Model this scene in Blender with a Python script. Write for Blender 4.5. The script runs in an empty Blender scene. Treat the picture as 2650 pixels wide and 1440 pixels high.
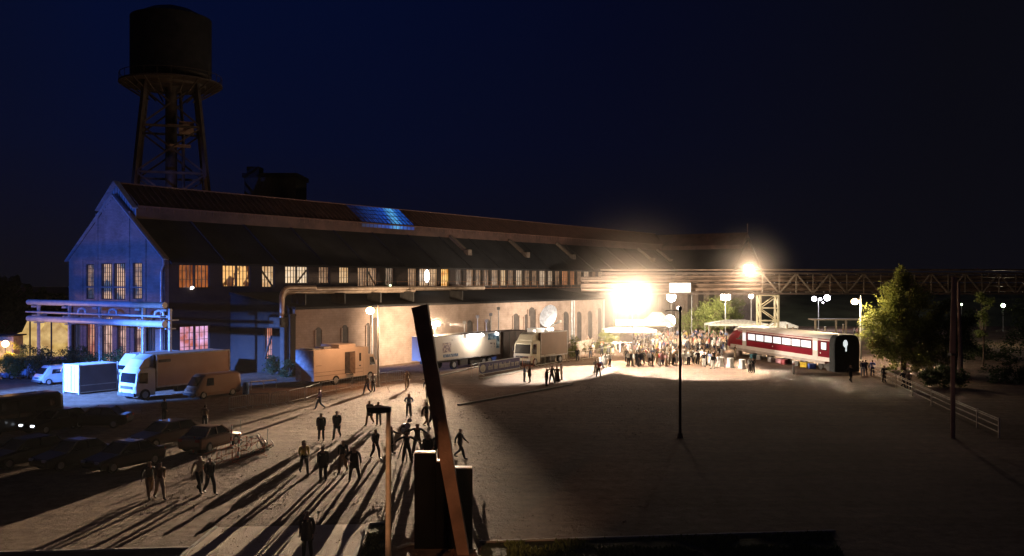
import bpy, bmesh, math, random
from mathutils import Vector, Matrix, noise
rnd = random.Random(7)
S = bpy.context.scene
# ------------------------------------------------------------------ camera
FPX, CX, HY, H = 2400.0, 1325.0, 727.0, 10.1       # focal length, centre and horizon in photo pixels, eye height
cam_d = bpy.data.cameras.new("camera"); cam = bpy.data.objects.new("camera", cam_d)
S.collection.objects.link(cam); S.camera = cam
cam.location = (0, 0, H); cam.rotation_euler = (math.radians(90), 0, 0)
cam_d.sensor_width = 36; cam_d.lens = 36 * FPX / 2650; cam_d.shift_y = 7 / 2650
cam_d.clip_start = .5; cam_d.clip_end = 3000
S.view_settings.view_transform = 'Standard'; S.view_settings.look = 'None'
S.view_settings.exposure = 0; S.view_settings.gamma = 1
S.cycles.use_denoising = True
S.cycles.volume_step_rate = 4; S.cycles.volume_bounces = 0; S.cycles.max_bounces = 4
S.cycles.diffuse_bounces = 2; S.cycles.transparent_max_bounces = 8
S.cycles.sample_clamp_indirect = 2; S.cycles.caustics_reflective = False; S.cycles.caustics_refractive = False
def gp(px, py, z=0.0):
    Y = (H - z) * FPX / (py - HY); return Vector(((px - CX) / FPX * Y, Y, z))
def P3(px, py, Y): return Vector(((px - CX) / FPX * Y, Y, H - (py - HY) / FPX * Y))
# ------------------------------------------------------------------ sky: deep blue night, darker to the right and low down
W = bpy.data.worlds.new("World"); S.world = W; W.use_nodes = True
nt = W.node_tree; nt.nodes.clear()
wo = nt.nodes.new('ShaderNodeOutputWorld'); bg = nt.nodes.new('ShaderNodeBackground')
tc = nt.nodes.new('ShaderNodeTexCoord'); sx = nt.nodes.new('ShaderNodeSeparateXYZ')
nt.links.new(tc.outputs['Generated'], sx.inputs[0])
rx = nt.nodes.new('ShaderNodeValToRGB'); rz = nt.nodes.new('ShaderNodeValToRGB')
mr = nt.nodes.new('ShaderNodeMapRange'); mr.inputs[1].default_value = -.7; mr.inputs[2].default_value = .7
nt.links.new(sx.outputs[0], mr.inputs[0]); nt.links.new(mr.outputs[0], rx.inputs[0])
e = rx.color_ramp.elements
e[0].position = .0; e[0].color = (.007, .0085, .022, 1); e[1].position = 1; e[1].color = (.0075, .0075, .012, 1)
for p, c in ((.22, (.003, .0088, .056, 1)), (.40, (.0024, .0072, .046, 1)), (.58, (.003, .0055, .030, 1)), (.80, (.006, .0065, .014, 1))):
    n = e.new(p); n.color = c
mz = nt.nodes.new('ShaderNodeMapRange'); mz.inputs[1].default_value = -.02; mz.inputs[2].default_value = .3
nt.links.new(sx.outputs[2], mz.inputs[0]); nt.links.new(mz.outputs[0], rz.inputs[0])
f = rz.color_ramp.elements
f[0].position = 0; f[0].color = (0, 0, 0, 1); f[1].position = 1; f[1].color = (1, 1, 1, 1)
n = f.new(.5); n.color = (.75, .75, .75, 1)
mx = nt.nodes.new('ShaderNodeMix'); mx.data_type = 'RGBA'; mx.inputs[6].default_value = (.0088, .0080, .0125, 1)
nt.links.new(rx.outputs[0], mx.inputs[7]); nt.links.new(rz.outputs[0], mx.inputs[0])
nt.links.new(mx.outputs[2], bg.inputs[0]); bg.inputs[1].default_value = .43
nt.links.new(bg.outputs[0], wo.inputs[0])
# ------------------------------------------------------------------ lamps (all lit lamps of the place)
def lamp(kind, loc, power, color, target=None, size=.3, angle=60, blend=.5, falloff=None, name='lamp_light', parent=None):
    d = bpy.data.lights.new(name, kind); o = bpy.data.objects.new(name, d); S.collection.objects.link(o)
    d.energy = power; d.color = color; d.shadow_soft_size = size; o.location = loc
    if kind == 'SPOT':
        d.spot_size = math.radians(angle); d.spot_blend = blend
    if target is not None:
        o.rotation_euler = (Vector(target) - Vector(loc)).to_track_quat('-Z', 'Y').to_euler()
    if falloff:
        d.use_nodes = True; t = d.node_tree
        em = next(q for q in t.nodes if q.type == 'EMISSION'); lf = t.nodes.new('ShaderNodeLightFalloff')
        lf.inputs[0].default_value = 1; t.links.new(lf.outputs[falloff], em.inputs['Strength'])
    return o
WARM = (1, .74, .50); SOD = (1, .50, .24); BLUE = (.048, .17, 1); COOL = (.86, .84, 1)
PF = P3(1128, 838, 104)       # floodlight shining towards the camera, casts the long shadows
PM = P3(1637, 765, 119)       # big floodlight bank on its mast above the crowd
PT = P3(1937, 705, 139)       # floodlight on top of the bridge trestle
PU = P3(1878, 768, 158)       # floodlight under the bridge
PS = P3(958, 809, 88)         # sodium street lamp by the broadcast van
PR = P3(2212, 780, 106)       # sodium lamp by the big tree
PB = Vector((-53, 62, 9.5))   # blue floodlight on a mast, left of the picture
def towards_eye(p, up=7.):
    d = Vector((0, 0, H)) - p; d.z = 0; d.normalize(); return p + d * 10 + Vector((0, 0, 10 * math.tan(math.radians(up))))
lamp('SPOT', PF + Vector((0, -.25, 0)), 60000, (1, .72, .47), (-12.3, 60, -1), .035, 33, 1.0, 'Linear')
lamp('POINT', PF + Vector((0, -.3, 0)), 2200, WARM, None, .3)
lamp('SPOT', PF + Vector((0, .5, -.1)), 16000, WARM, (-13, 113, 4.2), .3, 120, 1.0)
lamp('SPOT', PM + Vector((0, -.7, 0)), 640, (1, .77, .56), PM + Vector((1.6, -6.2, -8)), .22, 74, .06, 'Constant')
lamp('SPOT', PM + Vector((.5, .7, .2)), 90000, (1, .82, .60), (29, 158, 3), .3, 84, .7)
lamp('SPOT', PM + Vector((-.3, -.7, 0)), 820, (1, .86, .70), (7.6, 105, 0), .2, 30, .35, 'Constant')
lamp('SPOT', PF + Vector((1.1, -.2, 0)), 90000, (1, .84, .66), (31, 107.5, .8), .12, 22, .7)
lamp('SPOT', PM + Vector((-.6, .7, 0)), 62000, (1, .84, .66), (6, 146, 2), .3, 110, .9)
lamp('POINT', PM + Vector((0, -.7, 0)), 8500, WARM, None, .6)
lamp('SPOT', PT + Vector((0, -.7, 0)), 170, (1, .72, .50), PT + Vector((.8, -9.1, -9)), .25, 76, .35, 'Constant')
lamp('POINT', PT + Vector((0, -.7, .3)), 4500, WARM, None, .4)
lamp('SPOT', PU + Vector((0, .8, 0)), 45000, (1, .80, .60), (40, 196, 3), .4, 110, .8)
lamp('POINT', PU + Vector((0, -.7, 0)), 11000, (1, .86, .68), None, .4)
lamp('POINT', PS + Vector((0, -.3, -.6)), 1700, SOD, None, .2)
lamp('POINT', PR + Vector((0, -.3, -.7)), 4200, (1, .76, .46), None, .2)
lamp('SPOT', PB, 66000, BLUE, (-46, 100, 7), .3, 42, .4)
lamp('SPOT', PB + Vector((.3, .2, -.3)), 520000, (.11, .28, 1), (-40.5, 79.5, 0), .3, 45, .6)
lamp('SPOT', (-7.5, 19, 7.5), 3200, (1, .5, .24), (-1.85, 34, 1.9), .15, 22, .7)
# ------------------------------------------------------------------ materials
HAZE = .00003; GLARE = .12
MATS = {}
def mat(name, col, rough=.7, metal=0., var=.25, scale=3., bump=0., bscale=20., emis=None, estr=0., spec=.3, col2=None, coat=0.):
    if name in MATS: return MATS[name]
    m = bpy.data.materials.new(name); m.use_nodes = True; t = m.node_tree
    b = t.nodes['Principled BSDF']; b.inputs['Roughness'].default_value = rough; b.inputs['Metallic'].default_value = metal
    b.inputs['Specular IOR Level'].default_value = spec; b.inputs['Coat Weight'].default_value = coat
    tcn = t.nodes.new('ShaderNodeTexCoord')
    nz = t.nodes.new('ShaderNodeTexNoise'); nz.inputs['Scale'].default_value = scale; nz.inputs['Detail'].default_value = 5
    t.links.new(tcn.outputs['Object'], nz.inputs['Vector'])
    rp = t.nodes.new('ShaderNodeValToRGB'); rp.color_ramp.elements[0].position = .3; rp.color_ramp.elements[1].position = .7
    c2 = col2 or tuple(min(1, c * (1 + var)) for c in col); c1 = col if col2 else tuple(c * (1 - var) for c in col)
    rp.color_ramp.elements[0].color = (*c1, 1); rp.color_ramp.elements[1].color = (*c2, 1)
    t.links.new(nz.outputs['Fac'], rp.inputs[0]); t.links.new(rp.outputs[0], b.inputs['Base Color'])
    if bump:
        nb = t.nodes.new('ShaderNodeTexNoise'); nb.inputs['Scale'].default_value = bscale; nb.inputs['Detail'].default_value = 6
        t.links.new(tcn.outputs['Object'], nb.inputs['Vector'])
        bp = t.nodes.new('ShaderNodeBump'); bp.inputs['Strength'].default_value = bump; bp.inputs['Distance'].default_value = .1
        t.links.new(nb.outputs['Fac'], bp.inputs['Height']); t.links.new(bp.outputs[0], b.inputs['Normal'])
    if emis:
        b.inputs['Emission Color'].default_value = (*emis, 1); b.inputs['Emission Strength'].default_value = estr
        m.cycles.emission_sampling = 'NONE'
    MATS[name] = m; return m
def glow_mat(name, c1, c2, strength, scale=1.2, lo=.35, hi=.65, zgrad=None):
    """lit pane: light from the room behind, uneven like an interior"""
    if name in MATS: return MATS[name]
    m = bpy.data.materials.new(name); m.use_nodes = True; t = m.node_tree; b = t.nodes['Principled BSDF']
    b.inputs['Base Color'].default_value = (.05, .05, .05, 1); b.inputs['Roughness'].default_value = .25
    g = t.nodes.new('ShaderNodeNewGeometry')
    nz = t.nodes.new('ShaderNodeTexNoise'); nz.inputs['Scale'].default_value = scale; nz.inputs['Detail'].default_value = 3
    t.links.new(g.outputs['Position'], nz.inputs['Vector'])
    rp = t.nodes.new('ShaderNodeValToRGB'); rp.color_ramp.elements[0].position = lo; rp.color_ramp.elements[1].position = hi
    rp.color_ramp.elements[0].color = (*c1, 1); rp.color_ramp.elements[1].color = (*c2, 1)
    t.links.new(nz.outputs['Fac'], rp.inputs[0]); t.links.new(rp.outputs[0], b.inputs['Emission Color'])
    b.inputs['Emission Strength'].default_value = strength
    m.cycles.emission_sampling = 'NONE'; MATS[name] = m; return m
def lightmat(name, c, s):
    if name in MATS: return MATS[name]
    m = bpy.data.materials.new(name); m.use_nodes = True; b = m.node_tree.nodes['Principled BSDF']
    b.inputs['Emission Color'].default_value = (*c, 1); b.inputs['Emission Strength'].default_value = s
    m.cycles.emission_sampling = 'NONE'; MATS[name] = m; return m
def brickmat(name, c1, c2, mortar, sc=1.0, bump=.4):
    if name in MATS: return MATS[name]
    m = bpy.data.materials.new(name); m.use_nodes = True; t = m.node_tree; b = t.nodes['Principled BSDF']; b.inputs['Roughness'].default_value = .9
    tcn = t.nodes.new('ShaderNodeTexCoord'); mp = t.nodes.new('ShaderNodeMapping'); sep = t.nodes.new('ShaderNodeSeparateXYZ'); cmb = t.nodes.new('ShaderNodeCombineXYZ')
    ad = t.nodes.new('ShaderNodeMath'); ad.operation = 'ADD'
    t.links.new(tcn.outputs['Object'], sep.inputs[0]); t.links.new(sep.outputs[0], ad.inputs[0]); t.links.new(sep.outputs[1], ad.inputs[1])
    t.links.new(ad.outputs[0], cmb.inputs[0]); t.links.new(sep.outputs[2], cmb.inputs[1])
    br = t.nodes.new('ShaderNodeTexBrick'); br.inputs['Scale'].default_value = sc; br.inputs['Brick Width'].default_value = .5; br.inputs['Row Height'].default_value = .16
    br.inputs['Mortar Size'].default_value = .015
    br.inputs['Color1'].default_value = (*c1, 1); br.inputs['Color2'].default_value = (*c2, 1); br.inputs['Mortar'].default_value = (*mortar, 1)
    t.links.new(cmb.outputs[0], br.inputs['Vector'])
    nz = t.nodes.new('ShaderNodeTexNoise'); nz.inputs['Scale'].default_value = .55; nz.inputs['Detail'].default_value = 8; nz.inputs['Roughness'].default_value = .7
    t.links.new(tcn.outputs['Object'], nz.inputs['Vector'])
    rp = t.nodes.new('ShaderNodeValToRGB'); rp.color_ramp.elements[0].position = .3; rp.color_ramp.elements[0].color = (.55, .52, .5, 1); rp.color_ramp.elements[1].position = .66; rp.color_ramp.elements[1].color = (1, 1, 1, 1)
    t.links.new(nz.outputs['Fac'], rp.inputs[0])
    mm = t.nodes.new('ShaderNodeMix'); mm.data_type = 'RGBA'; mm.blend_type = 'MULTIPLY'; mm.inputs[0].default_value = .9
    t.links.new(br.outputs[0], mm.inputs[6]); t.links.new(rp.outputs[0], mm.inputs[7]); t.links.new(mm.outputs[2], b.inputs['Base Color'])
    bp = t.nodes.new('ShaderNodeBump'); bp.inputs['Strength'].default_value = bump; bp.inputs['Distance'].default_value = .04
    nb = t.nodes.new('ShaderNodeTexNoise'); nb.inputs['Scale'].default_value = 9; nb.inputs['Detail'].default_value = 6
    t.links.new(tcn.outputs['Object'], nb.inputs['Vector']); t.links.new(nb.outputs['Fac'], bp.inputs['Height']); t.links.new(bp.outputs[0], b.inputs['Normal'])
    MATS[name] = m; return m
def stripemat(name, c1, c2, freq, axis=0, rough=.6, duty=.5):
    if name in MATS: return MATS[name]
    m = bpy.data.materials.new(name); m.use_nodes = True; t = m.node_tree; b = t.nodes['Principled BSDF']; b.inputs['Roughness'].default_value = rough
    tcn = t.nodes.new('ShaderNodeTexCoord'); sep = t.nodes.new('ShaderNodeSeparateXYZ'); t.links.new(tcn.outputs['Object'], sep.inputs[0])
    ml = t.nodes.new('ShaderNodeMath'); ml.operation = 'MULTIPLY'; ml.inputs[1].default_value = freq; t.links.new(sep.outputs[axis], ml.inputs[0])
    fr = t.nodes.new('ShaderNodeMath'); fr.operation = 'FRACT'; t.links.new(ml.outputs[0], fr.inputs[0])
    gt = t.nodes.new('ShaderNodeMath'); gt.operation = 'GREATER_THAN'; gt.inputs[1].default_value = duty; t.links.new(fr.outputs[0], gt.inputs[0])
    mm = t.nodes.new('ShaderNodeMix'); mm.data_type = 'RGBA'; mm.inputs[6].default_value = (*c1, 1); mm.inputs[7].default_value = (*c2, 1)
    t.links.new(gt.outputs[0], mm.inputs[0]); t.links.new(mm.outputs[2], b.inputs['Base Color'])
    MATS[name] = m; return m
# ------------------------------------------------------------------ mesh building
class MB:
    def __init__(s): s.v = []; s.f = []; s.mi = []; s.sm = []
    def add(s, vs, fs, mi=0, smooth=False, M=None):
        o = len(s.v); s.v += [tuple(M @ Vector(q)) if M else tuple(q) for q in vs]
        s.f += [tuple(o + i for i in q) for q in fs]; s.mi += [mi] * len(fs); s.sm += [smooth] * len(fs); return s
    def box(s, c, d, mi=0, rz=0, M=None, bev=0):
        x, y, z = d[0] / 2, d[1] / 2, d[2] / 2
        R = Matrix.Translation(c) @ Matrix.Rotation(rz, 4, 'Z')
        if M: R = M @ R
        if bev:
            b = min(bev, x * .9, y * .9, z * .9); vs = []
            bm = bmesh.new(); bmesh.ops.create_cube(bm, size=1)
            for v in bm.verts: v.co = Vector((v.co.x * d[0], v.co.y * d[1], v.co.z * d[2]))
            bmesh.ops.bevel(bm, geom=bm.edges[:], offset=b, segments=2, affect='EDGES', profile=.5)
            bm.verts.ensure_lookup_table(); vs = [v.co[:] for v in bm.verts]; fs = [[v.index for v in f.verts] for f in bm.faces]; bm.free()
            return s.add(vs, fs, mi, False, R)
        vs = [(-x, -y, -z), (x, -y, -z), (x, y, -z), (-x, y, -z), (-x, -y, z), (x, -y, z), (x, y, z), (-x, y, z)]
        return s.add(vs, [(0, 3, 2, 1), (4, 5, 6, 7), (0, 1, 5, 4), (1, 2, 6, 5), (2, 3, 7, 6), (3, 0, 4, 7)], mi, False, R)
    def bb(s, a, b, mi=0, bev=0):
        return s.box([(a[i] + b[i]) / 2 for i in range(3)], [abs(b[i] - a[i]) for i in range(3)], mi, bev=bev)
    def cyl(s, a, b, r, r2=None, n=10, mi=0, caps=True, smooth=True):
        a, b = Vector(a), Vector(b); r2 = r if r2 is None else r2; ax = (b - a).normalized()
        u = ax.orthogonal().normalized(); w = ax.cross(u); vs = []
        for k in range(n):
            t = 2 * math.pi * k / n; dd = u * math.cos(t) + w * math.sin(t); vs += [a + dd * r, b + dd * r2]
        s.add(vs, [(2 * k, (2 * k + 2) % (2 * n), (2 * k + 3) % (2 * n), 2 * k + 1) for k in range(n)], mi, smooth)
        if caps:
            s.add(vs[0::2], [tuple(range(n))[::-1]], mi); s.add(vs[1::2], [tuple(range(n))], mi)
        return s
    def bar(s, a, b, w, h=None, mi=0):
        h = h or w; a, b = Vector(a), Vector(b); ax = (b - a); L = ax.length
        M = Matrix.Translation((a + b) / 2) @ ax.to_track_quat('X', 'Z').to_matrix().to_4x4()
        return s.box((0, 0, 0), (L, w, h), mi, M=M)
    def tube(s, pts, r, n=8, mi=0):
        for i in range(len(pts) - 1): s.cyl(pts[i], pts[i + 1], r, r, n, mi)
        return s
    def ball(s, c, r, mi=0, nu=14, nv=9):
        r = r if hasattr(r, '__len__') else (r, r, r); vs = []; fs = []
        for j in range(nv + 1):
            ph = math.pi * j / nv
            for i in range(nu):
                th = 2 * math.pi * i / nu; vs.append((c[0] + r[0] * math.sin(ph) * math.cos(th), c[1] + r[1] * math.sin(ph) * math.sin(th), c[2] + r[2] * math.cos(ph)))
        for j in range(nv):
            for i in range(nu):
                q = (j * nu + i, (j + 1) * nu + i, (j + 1) * nu + (i + 1) % nu, j * nu + (i + 1) % nu); fs.append(q)
        return s.add(vs, fs, mi, True)
    def prism(s, poly, p0, u, v, w, mi=0):
        """poly in (u,v), extruded by vector w"""
        p0, u, v, w = Vector(p0), Vector(u), Vector(v), Vector(w); n = len(poly)
        a = [p0 + u * q[0] + v * q[1] for q in poly]; b = [q + w for q in a]
        return s.add(a + b, [tuple(range(n))[::-1], tuple(range(n, 2 * n))] + [(i, (i + 1) % n, n + (i + 1) % n, n + i) for i in range(n)], mi)
    def loft(s, rings, mi=0, smooth=False, caps=True):
        n = len(rings[0]); vs = [p for r in rings for p in r]; fs = []
        for j in range(len(rings) - 1):
            for i in range(n): fs.append((j * n + i, j * n + (i + 1) % n, (j + 1) * n + (i + 1) % n, (j + 1) * n + i))
        if caps: fs += [tuple(range(n))[::-1], tuple(range((len(rings) - 1) * n, len(rings) * n))]
        return s.add(vs, fs, mi, smooth)
    def build(s, name, mats, parent=None, M=None):
        me = bpy.data.meshes.new(name); me.from_pydata([tuple(v) for v in s.v], [], s.f); me.update()
        for m in (mats if isinstance(mats, (list, tuple)) else [mats]): me.materials.append(m)
        me.polygons.foreach_set('material_index', s.mi); me.polygons.foreach_set('use_smooth', s.sm)
        bm = bmesh.new(); bm.from_mesh(me); bmesh.ops.recalc_face_normals(bm, faces=bm.faces[:]); bm.to_mesh(me); bm.free()
        o = bpy.data.objects.new(name, me); S.collection.objects.link(o)
        if parent: o.parent = parent
        if M is not None: o.matrix_local = M
        return o
def tag(o, label=None, cat=None, group=None, kind=None):
    if label: o['label'] = label
    if cat: o['category'] = cat
    if group: o['group'] = group
    if kind: o['kind'] = kind
    return o
def thing(name, loc, rz, label, cat, group=None):
    o = bpy.data.objects.new(name, None); S.collection.objects.link(o); o.location = loc; o.rotation_euler = (0, 0, rz); o.empty_display_size = .3
    return tag(o, label, cat, group)
def copy_thing(src, loc, rz, label, group=None, scale=None):
    def cp(o, par):
        c = o.copy(); S.collection.objects.link(c); c.parent = par
        for ch in o.children: cp(ch, c)
        return c
    r = cp(src, None); r.location = loc; r.rotation_euler = (0, 0, rz); r['label'] = label
    if group: r['group'] = group
    if scale: r.scale = (scale,) * 3
    return r
# common materials
STEEL = mat('dark_steel', (.06, .055, .05), .6, .3, .3, 2)
GREY = mat('grey_paint', (.28, .28, .27), .6, 0, .15)
GALV = mat('galvanised_steel', (.42, .42, .41), .45, .6, .15, 6)
BLACK = mat('black_rubber', (.015, .015, .015), .8)
GLASS = mat('dark_glass', (.01, .012, .015), .06, 0, .1, spec=.8)
WHITE = mat('white_paint', (.72, .71, .67), .45, 0, .06, 1.2, coat=.2)
RUST = mat('rusty_steel', (.16, .075, .04), .75, .2, .5, 1.5, .3, 8)
WOOD = mat('weathered_wood', (.3, .24, .17), .85, 0, .3, 2, .3, 14)
CONC = mat('pale_concrete', (.34, .32, .28), .9, 0, .15, 1.4, .3, 18)
TAR = mat('tarred_roofing', (.019, .017, .017), .85, 0, .35, .35, .4, 3)
LAMPW = lightmat('lit_lamp_glass', (1, .93, .80), 30); LAMPS = lightmat('lit_sodium_glass', (1, .62, .28), 14); LAMPC = lightmat('lit_cool_glass', (.92, .88, 1), 16)
LAMPBIG = lightmat('lit_flood_glass', (1, .94, .84), 60)
# ------------------------------------------------------------------ ground
TRK = 1.0
def groundmat():
    m = bpy.data.materials.new('gravel_ground'); m.use_nodes = True; t = m.node_tree; b = t.nodes['Principled BSDF']
    b.inputs['Roughness'].default_value = .95; b.inputs['Specular IOR Level'].default_value = .15
    g = t.nodes.new('ShaderNodeNewGeometry')
    def nz(sc, det=6, ro=.6):
        q = t.nodes.new('ShaderNodeTexNoise'); q.inputs['Scale'].default_value = sc; q.inputs['Detail'].default_value = det; q.inputs['Roughness'].default_value = ro
        t.links.new(g.outputs['Position'], q.inputs['Vector']); return q
    a, c, d = nz(.09, 6), nz(1.6, 8, .7), nz(7, 6, .7)
    r1 = t.nodes.new('ShaderNodeValToRGB'); r1.color_ramp.elements[0].position = .35; r1.color_ramp.elements[1].position = .65
    r1.color_ramp.elements[0].color = (.13, .082, .056, 1); r1.color_ramp.elements[1].color = (.245, .168, .12, 1)
    t.links.new(a.outputs['Fac'], r1.inputs[0])
    r2 = t.nodes.new('ShaderNodeValToRGB'); r2.color_ramp.elements[0].position = .32; r2.color_ramp.elements[1].position = .62
    r2.color_ramp.elements[0].color = (.5, .47, .42, 1); r2.color_ramp.elements[1].color = (1.1, 1.1, 1.1, 1)
    t.links.new(c.outputs['Fac'], r2.inputs[0])
    mm = t.nodes.new('ShaderNodeMix'); mm.data_type = 'RGBA'; mm.blend_type = 'MULTIPLY'; mm.inputs[0].default_value = 1
    t.links.new(r1.outputs[0], mm.inputs[6]); t.links.new(r2.outputs[0], mm.inputs[7])
    mp = t.nodes.new('ShaderNodeMapping'); mp.inputs['Rotation'].default_value = (0, 0, -TRK); mp.inputs['Scale'].default_value = (.03, 1.1, 1); t.links.new(g.outputs['Position'], mp.inputs['Vector'])
    tk = nz(1.0, 4, .55); t.links.new(mp.outputs[0], tk.inputs['Vector']); r3 = t.nodes.new('ShaderNodeValToRGB'); r3.color_ramp.elements[0].position = .36; r3.color_ramp.elements[1].position = .58
    r3.color_ramp.elements[0].color = (.80, .79, .77, 1); r3.color_ramp.elements[1].color = (1.06, 1.06, 1.06, 1); t.links.new(tk.outputs['Fac'], r3.inputs[0])
    m2 = t.nodes.new('ShaderNodeMix'); m2.data_type = 'RGBA'; m2.blend_type = 'MULTIPLY'; m2.inputs[0].default_value = 1; t.links.new(mm.outputs[2], m2.inputs[6]); t.links.new(r3.outputs[0], m2.inputs[7]); t.links.new(m2.outputs[2], b.inputs['Base Color'])
    ad = t.nodes.new('ShaderNodeMath'); ad.operation = 'MULTIPLY_ADD'; ad.inputs[1].default_value = .35
    t.links.new(d.outputs['Fac'], ad.inputs[0]); t.links.new(c.outputs['Fac'], ad.inputs[2])
    bp = t.nodes.new('ShaderNodeBump'); bp.inputs['Strength'].default_value = .6; bp.inputs['Distance'].default_value = .3
    t.links.new(ad.outputs[0], bp.inputs['Height']); t.links.new(bp.outputs[0], b.inputs['Normal'])
    return m
GM = groundmat()
b = MB(); b.add([(-900, -60, 0), (900, -60, 0), (900, 1500, 0), (-900, 1500, 0)], [(0, 1, 2, 3)])
tag(b.build('ground', GM), kind='structure')
GRASSM = mat('rough_grass_soil', (.05, .065, .025), .95, 0, .4, 1.5, .8, 9)
def sheet(name, pts, m, z=.004, th=0):
    q = MB()
    if th: q.prism([(p[0], p[1]) for p in pts], (0, 0, 0), (1, 0, 0), (0, 1, 0), (0, 0, th))
    else: q.add([(p[0], p[1], z) for p in pts], [tuple(range(len(pts)))])
    return tag(q.build(name, m), kind='structure')
SLAB = mat('pale_paving', (.42, .35, .28), .9, 0, .12, .8, .35, 16)
def row(px, py): v = gp(px, py); return (v.x, v.y)
# paved path leading to the camera, with grass beside it
sheet('paved_path', [row(560, 1366), row(952, 1357), (-5.4, 26), (-12.1, 26)], SLAB, .012)
q = MB()
for a, c in (((952, 1357), (905, 1475)), ((560, 1366), (430, 1475)), ((0, 1432), (500, 1420)), ((958, 1357), (1012, 1354)), ((1030, 1420), (1065, 1409)), ((1050, 1411), (1150, 1406)), ((1240, 1404), (2160, 1376))):
    A, B = gp(*a), gp(*c); q.bar(A + Vector((0, 0, .02)), B + Vector((0, 0, .02)), .14, .09)
tag(q.build('kerb', CONC), kind='structure')
q = MB(); A, B = gp(1186, 1050), gp(1480, 997); q.bar(A + Vector((0, 0, .06)), B + Vector((0, 0, .06)), .22, .12); q.bar(gp(1095, 984) + Vector((0, 0, .06)), gp(1250, 948) + Vector((0, 0, .06)), .2, .12)
tag(q.build('kerb', CONC), kind='structure')
def grass_patch(name, poly, n, h, label_col=(.07, .10, .03)):
    m = mat(name + '_blades', label_col, .8, 0, .4, 2); q = MB(); xs = [p[0] for p in poly]; ys = [p[1] for p in poly]
    def inside(x, y):
        c = False; j = len(poly) - 1
        for i in range(len(poly)):
            if (poly[i][1] > y) != (poly[j][1] > y) and x < (poly[j][0] - poly[i][0]) * (y - poly[i][1]) / (poly[j][1] - poly[i][1]) + poly[i][0]: c = not c
            j = i
        return c
    k = 0
    while k < n:
        x, y = rnd.uniform(min(xs), max(xs)), rnd.uniform(min(ys), max(ys))
        if not inside(x, y): continue
        k += 1; 
        if noise.noise(Vector((x * .8, y * .8, 3))) < -.12: continue
        a = rnd.uniform(0, 6.28); l = h * rnd.uniform(.4, 1.2); w = .05; dx, dy = math.cos(a) * w, math.sin(a) * w; lx, ly = rnd.uniform(-.1, .1), rnd.uniform(-.1, .1)
        q.add([(x - dx, y - dy, .0), (x + dx, y + dy, .0), (x + lx, y + ly, l)], [(0, 1, 2)])
    return tag(q.build('grass', m), kind='stuff')
gpoly = [row(1250, 1407), row(2150, 1380), (11, 28), (-1.5, 28)]
sheet('grass_verge', gpoly, GRASSM, .005); grass_patch('verge', gpoly, 20000, .15, (.13, .16, .05))
gpoly = [row(962, 1362), row(1012, 1358), (-3.9, 28), (-5.2, 28)]
sheet('grass_verge', gpoly, GRASSM, .005); grass_patch('strip', gpoly, 2500, .12, (.09, .09, .035))
# clods and stones lying on the square
q = MB()
for k in range(9000):
    Y = 27 + 62 * rnd.random() ** 1.35; X = (-.40 + .55 * rnd.random() ** 1.7) * Y; s = rnd.uniform(.010, .034) * (1 + Y / 60)
    if noise.noise(Vector((X * .25, Y * .25, 7))) < -.05: continue
    h = s * rnd.uniform(.4, .9); a = rnd.uniform(0, 3); pts_ = [(X + s * rnd.uniform(.7, 1.2) * math.cos(a + i * 1.2566), Y + s * rnd.uniform(.7, 1.2) * math.sin(a + i * 1.2566), 0) for i in range(5)]
    q.add(pts_ + [(X + rnd.uniform(-.3, .3) * s, Y + rnd.uniform(-.3, .3) * s, h)], [(i, (i + 1) % 5, 5) for i in range(5)])
tag(q.build('gravel', mat('loose_stones', (.20, .145, .11), .95, 0, .45, 5)), kind='stuff')
# embankment far right
q = MB(); nx, ny = 40, 8; vs = []; fs = []
for j in range(ny + 1):
    for i in range(nx + 1):
        x = 20 + i * 7; y = 205 + j * 9; z = 7.2 * (math.sin(min(1, j / ny * 1.3) * math.pi / 2)) + noise.noise(Vector((x * .05, y * .05, 0))) * 1.2 * (j / ny) - .05
        vs.append((x, y, z))
for j in range(ny):
    for i in range(nx): a = j * (nx + 1) + i; fs.append((a, a + 1, a + nx + 2, a + nx + 1))
q.add(vs, fs, 0, True); tag(q.build('embankment', mat('embankment_grass', (.06, .075, .045), .95, 0, .4, .2, .8, 2)), kind='structure')
# ------------------------------------------------------------------ the hall (nave) in its own frame: x along the nave, y across, origin at the lit gable's right corner
TH = math.atan2(.824, .567); CO = Vector((-36.7, 98, 0))
def nl(x, y, z=0): return Vector((CO.x + .567 * x - .824 * y, CO.y + .824 * x + .567 * y, z))
def wx(px, y=0.):
    t = (px - CX) / FPX; return (36.7 + .824 * y + 98 * t + .567 * y * t) / (.567 - .824 * t)
def gy(px, x=0.):
    t = (px - CX) / FPX; return ((CO.x + .567 * x) - (CO.y + .824 * x) * t) / (.824 + .567 * t)
LEN, WID, EZ, RZ = 137., 18.3, 12.4, 19.4
hall = thing('industrial_hall', CO, TH, 'long dark brick and steel hall with lit upper windows and a blue gable wall', 'hall')
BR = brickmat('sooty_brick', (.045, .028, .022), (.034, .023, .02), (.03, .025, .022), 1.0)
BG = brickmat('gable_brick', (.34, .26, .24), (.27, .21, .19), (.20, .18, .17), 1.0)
OCH = brickmat('plastered_brick', (.44, .33, .27), (.40, .30, .24), (.36, .28, .23), .6)
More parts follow.
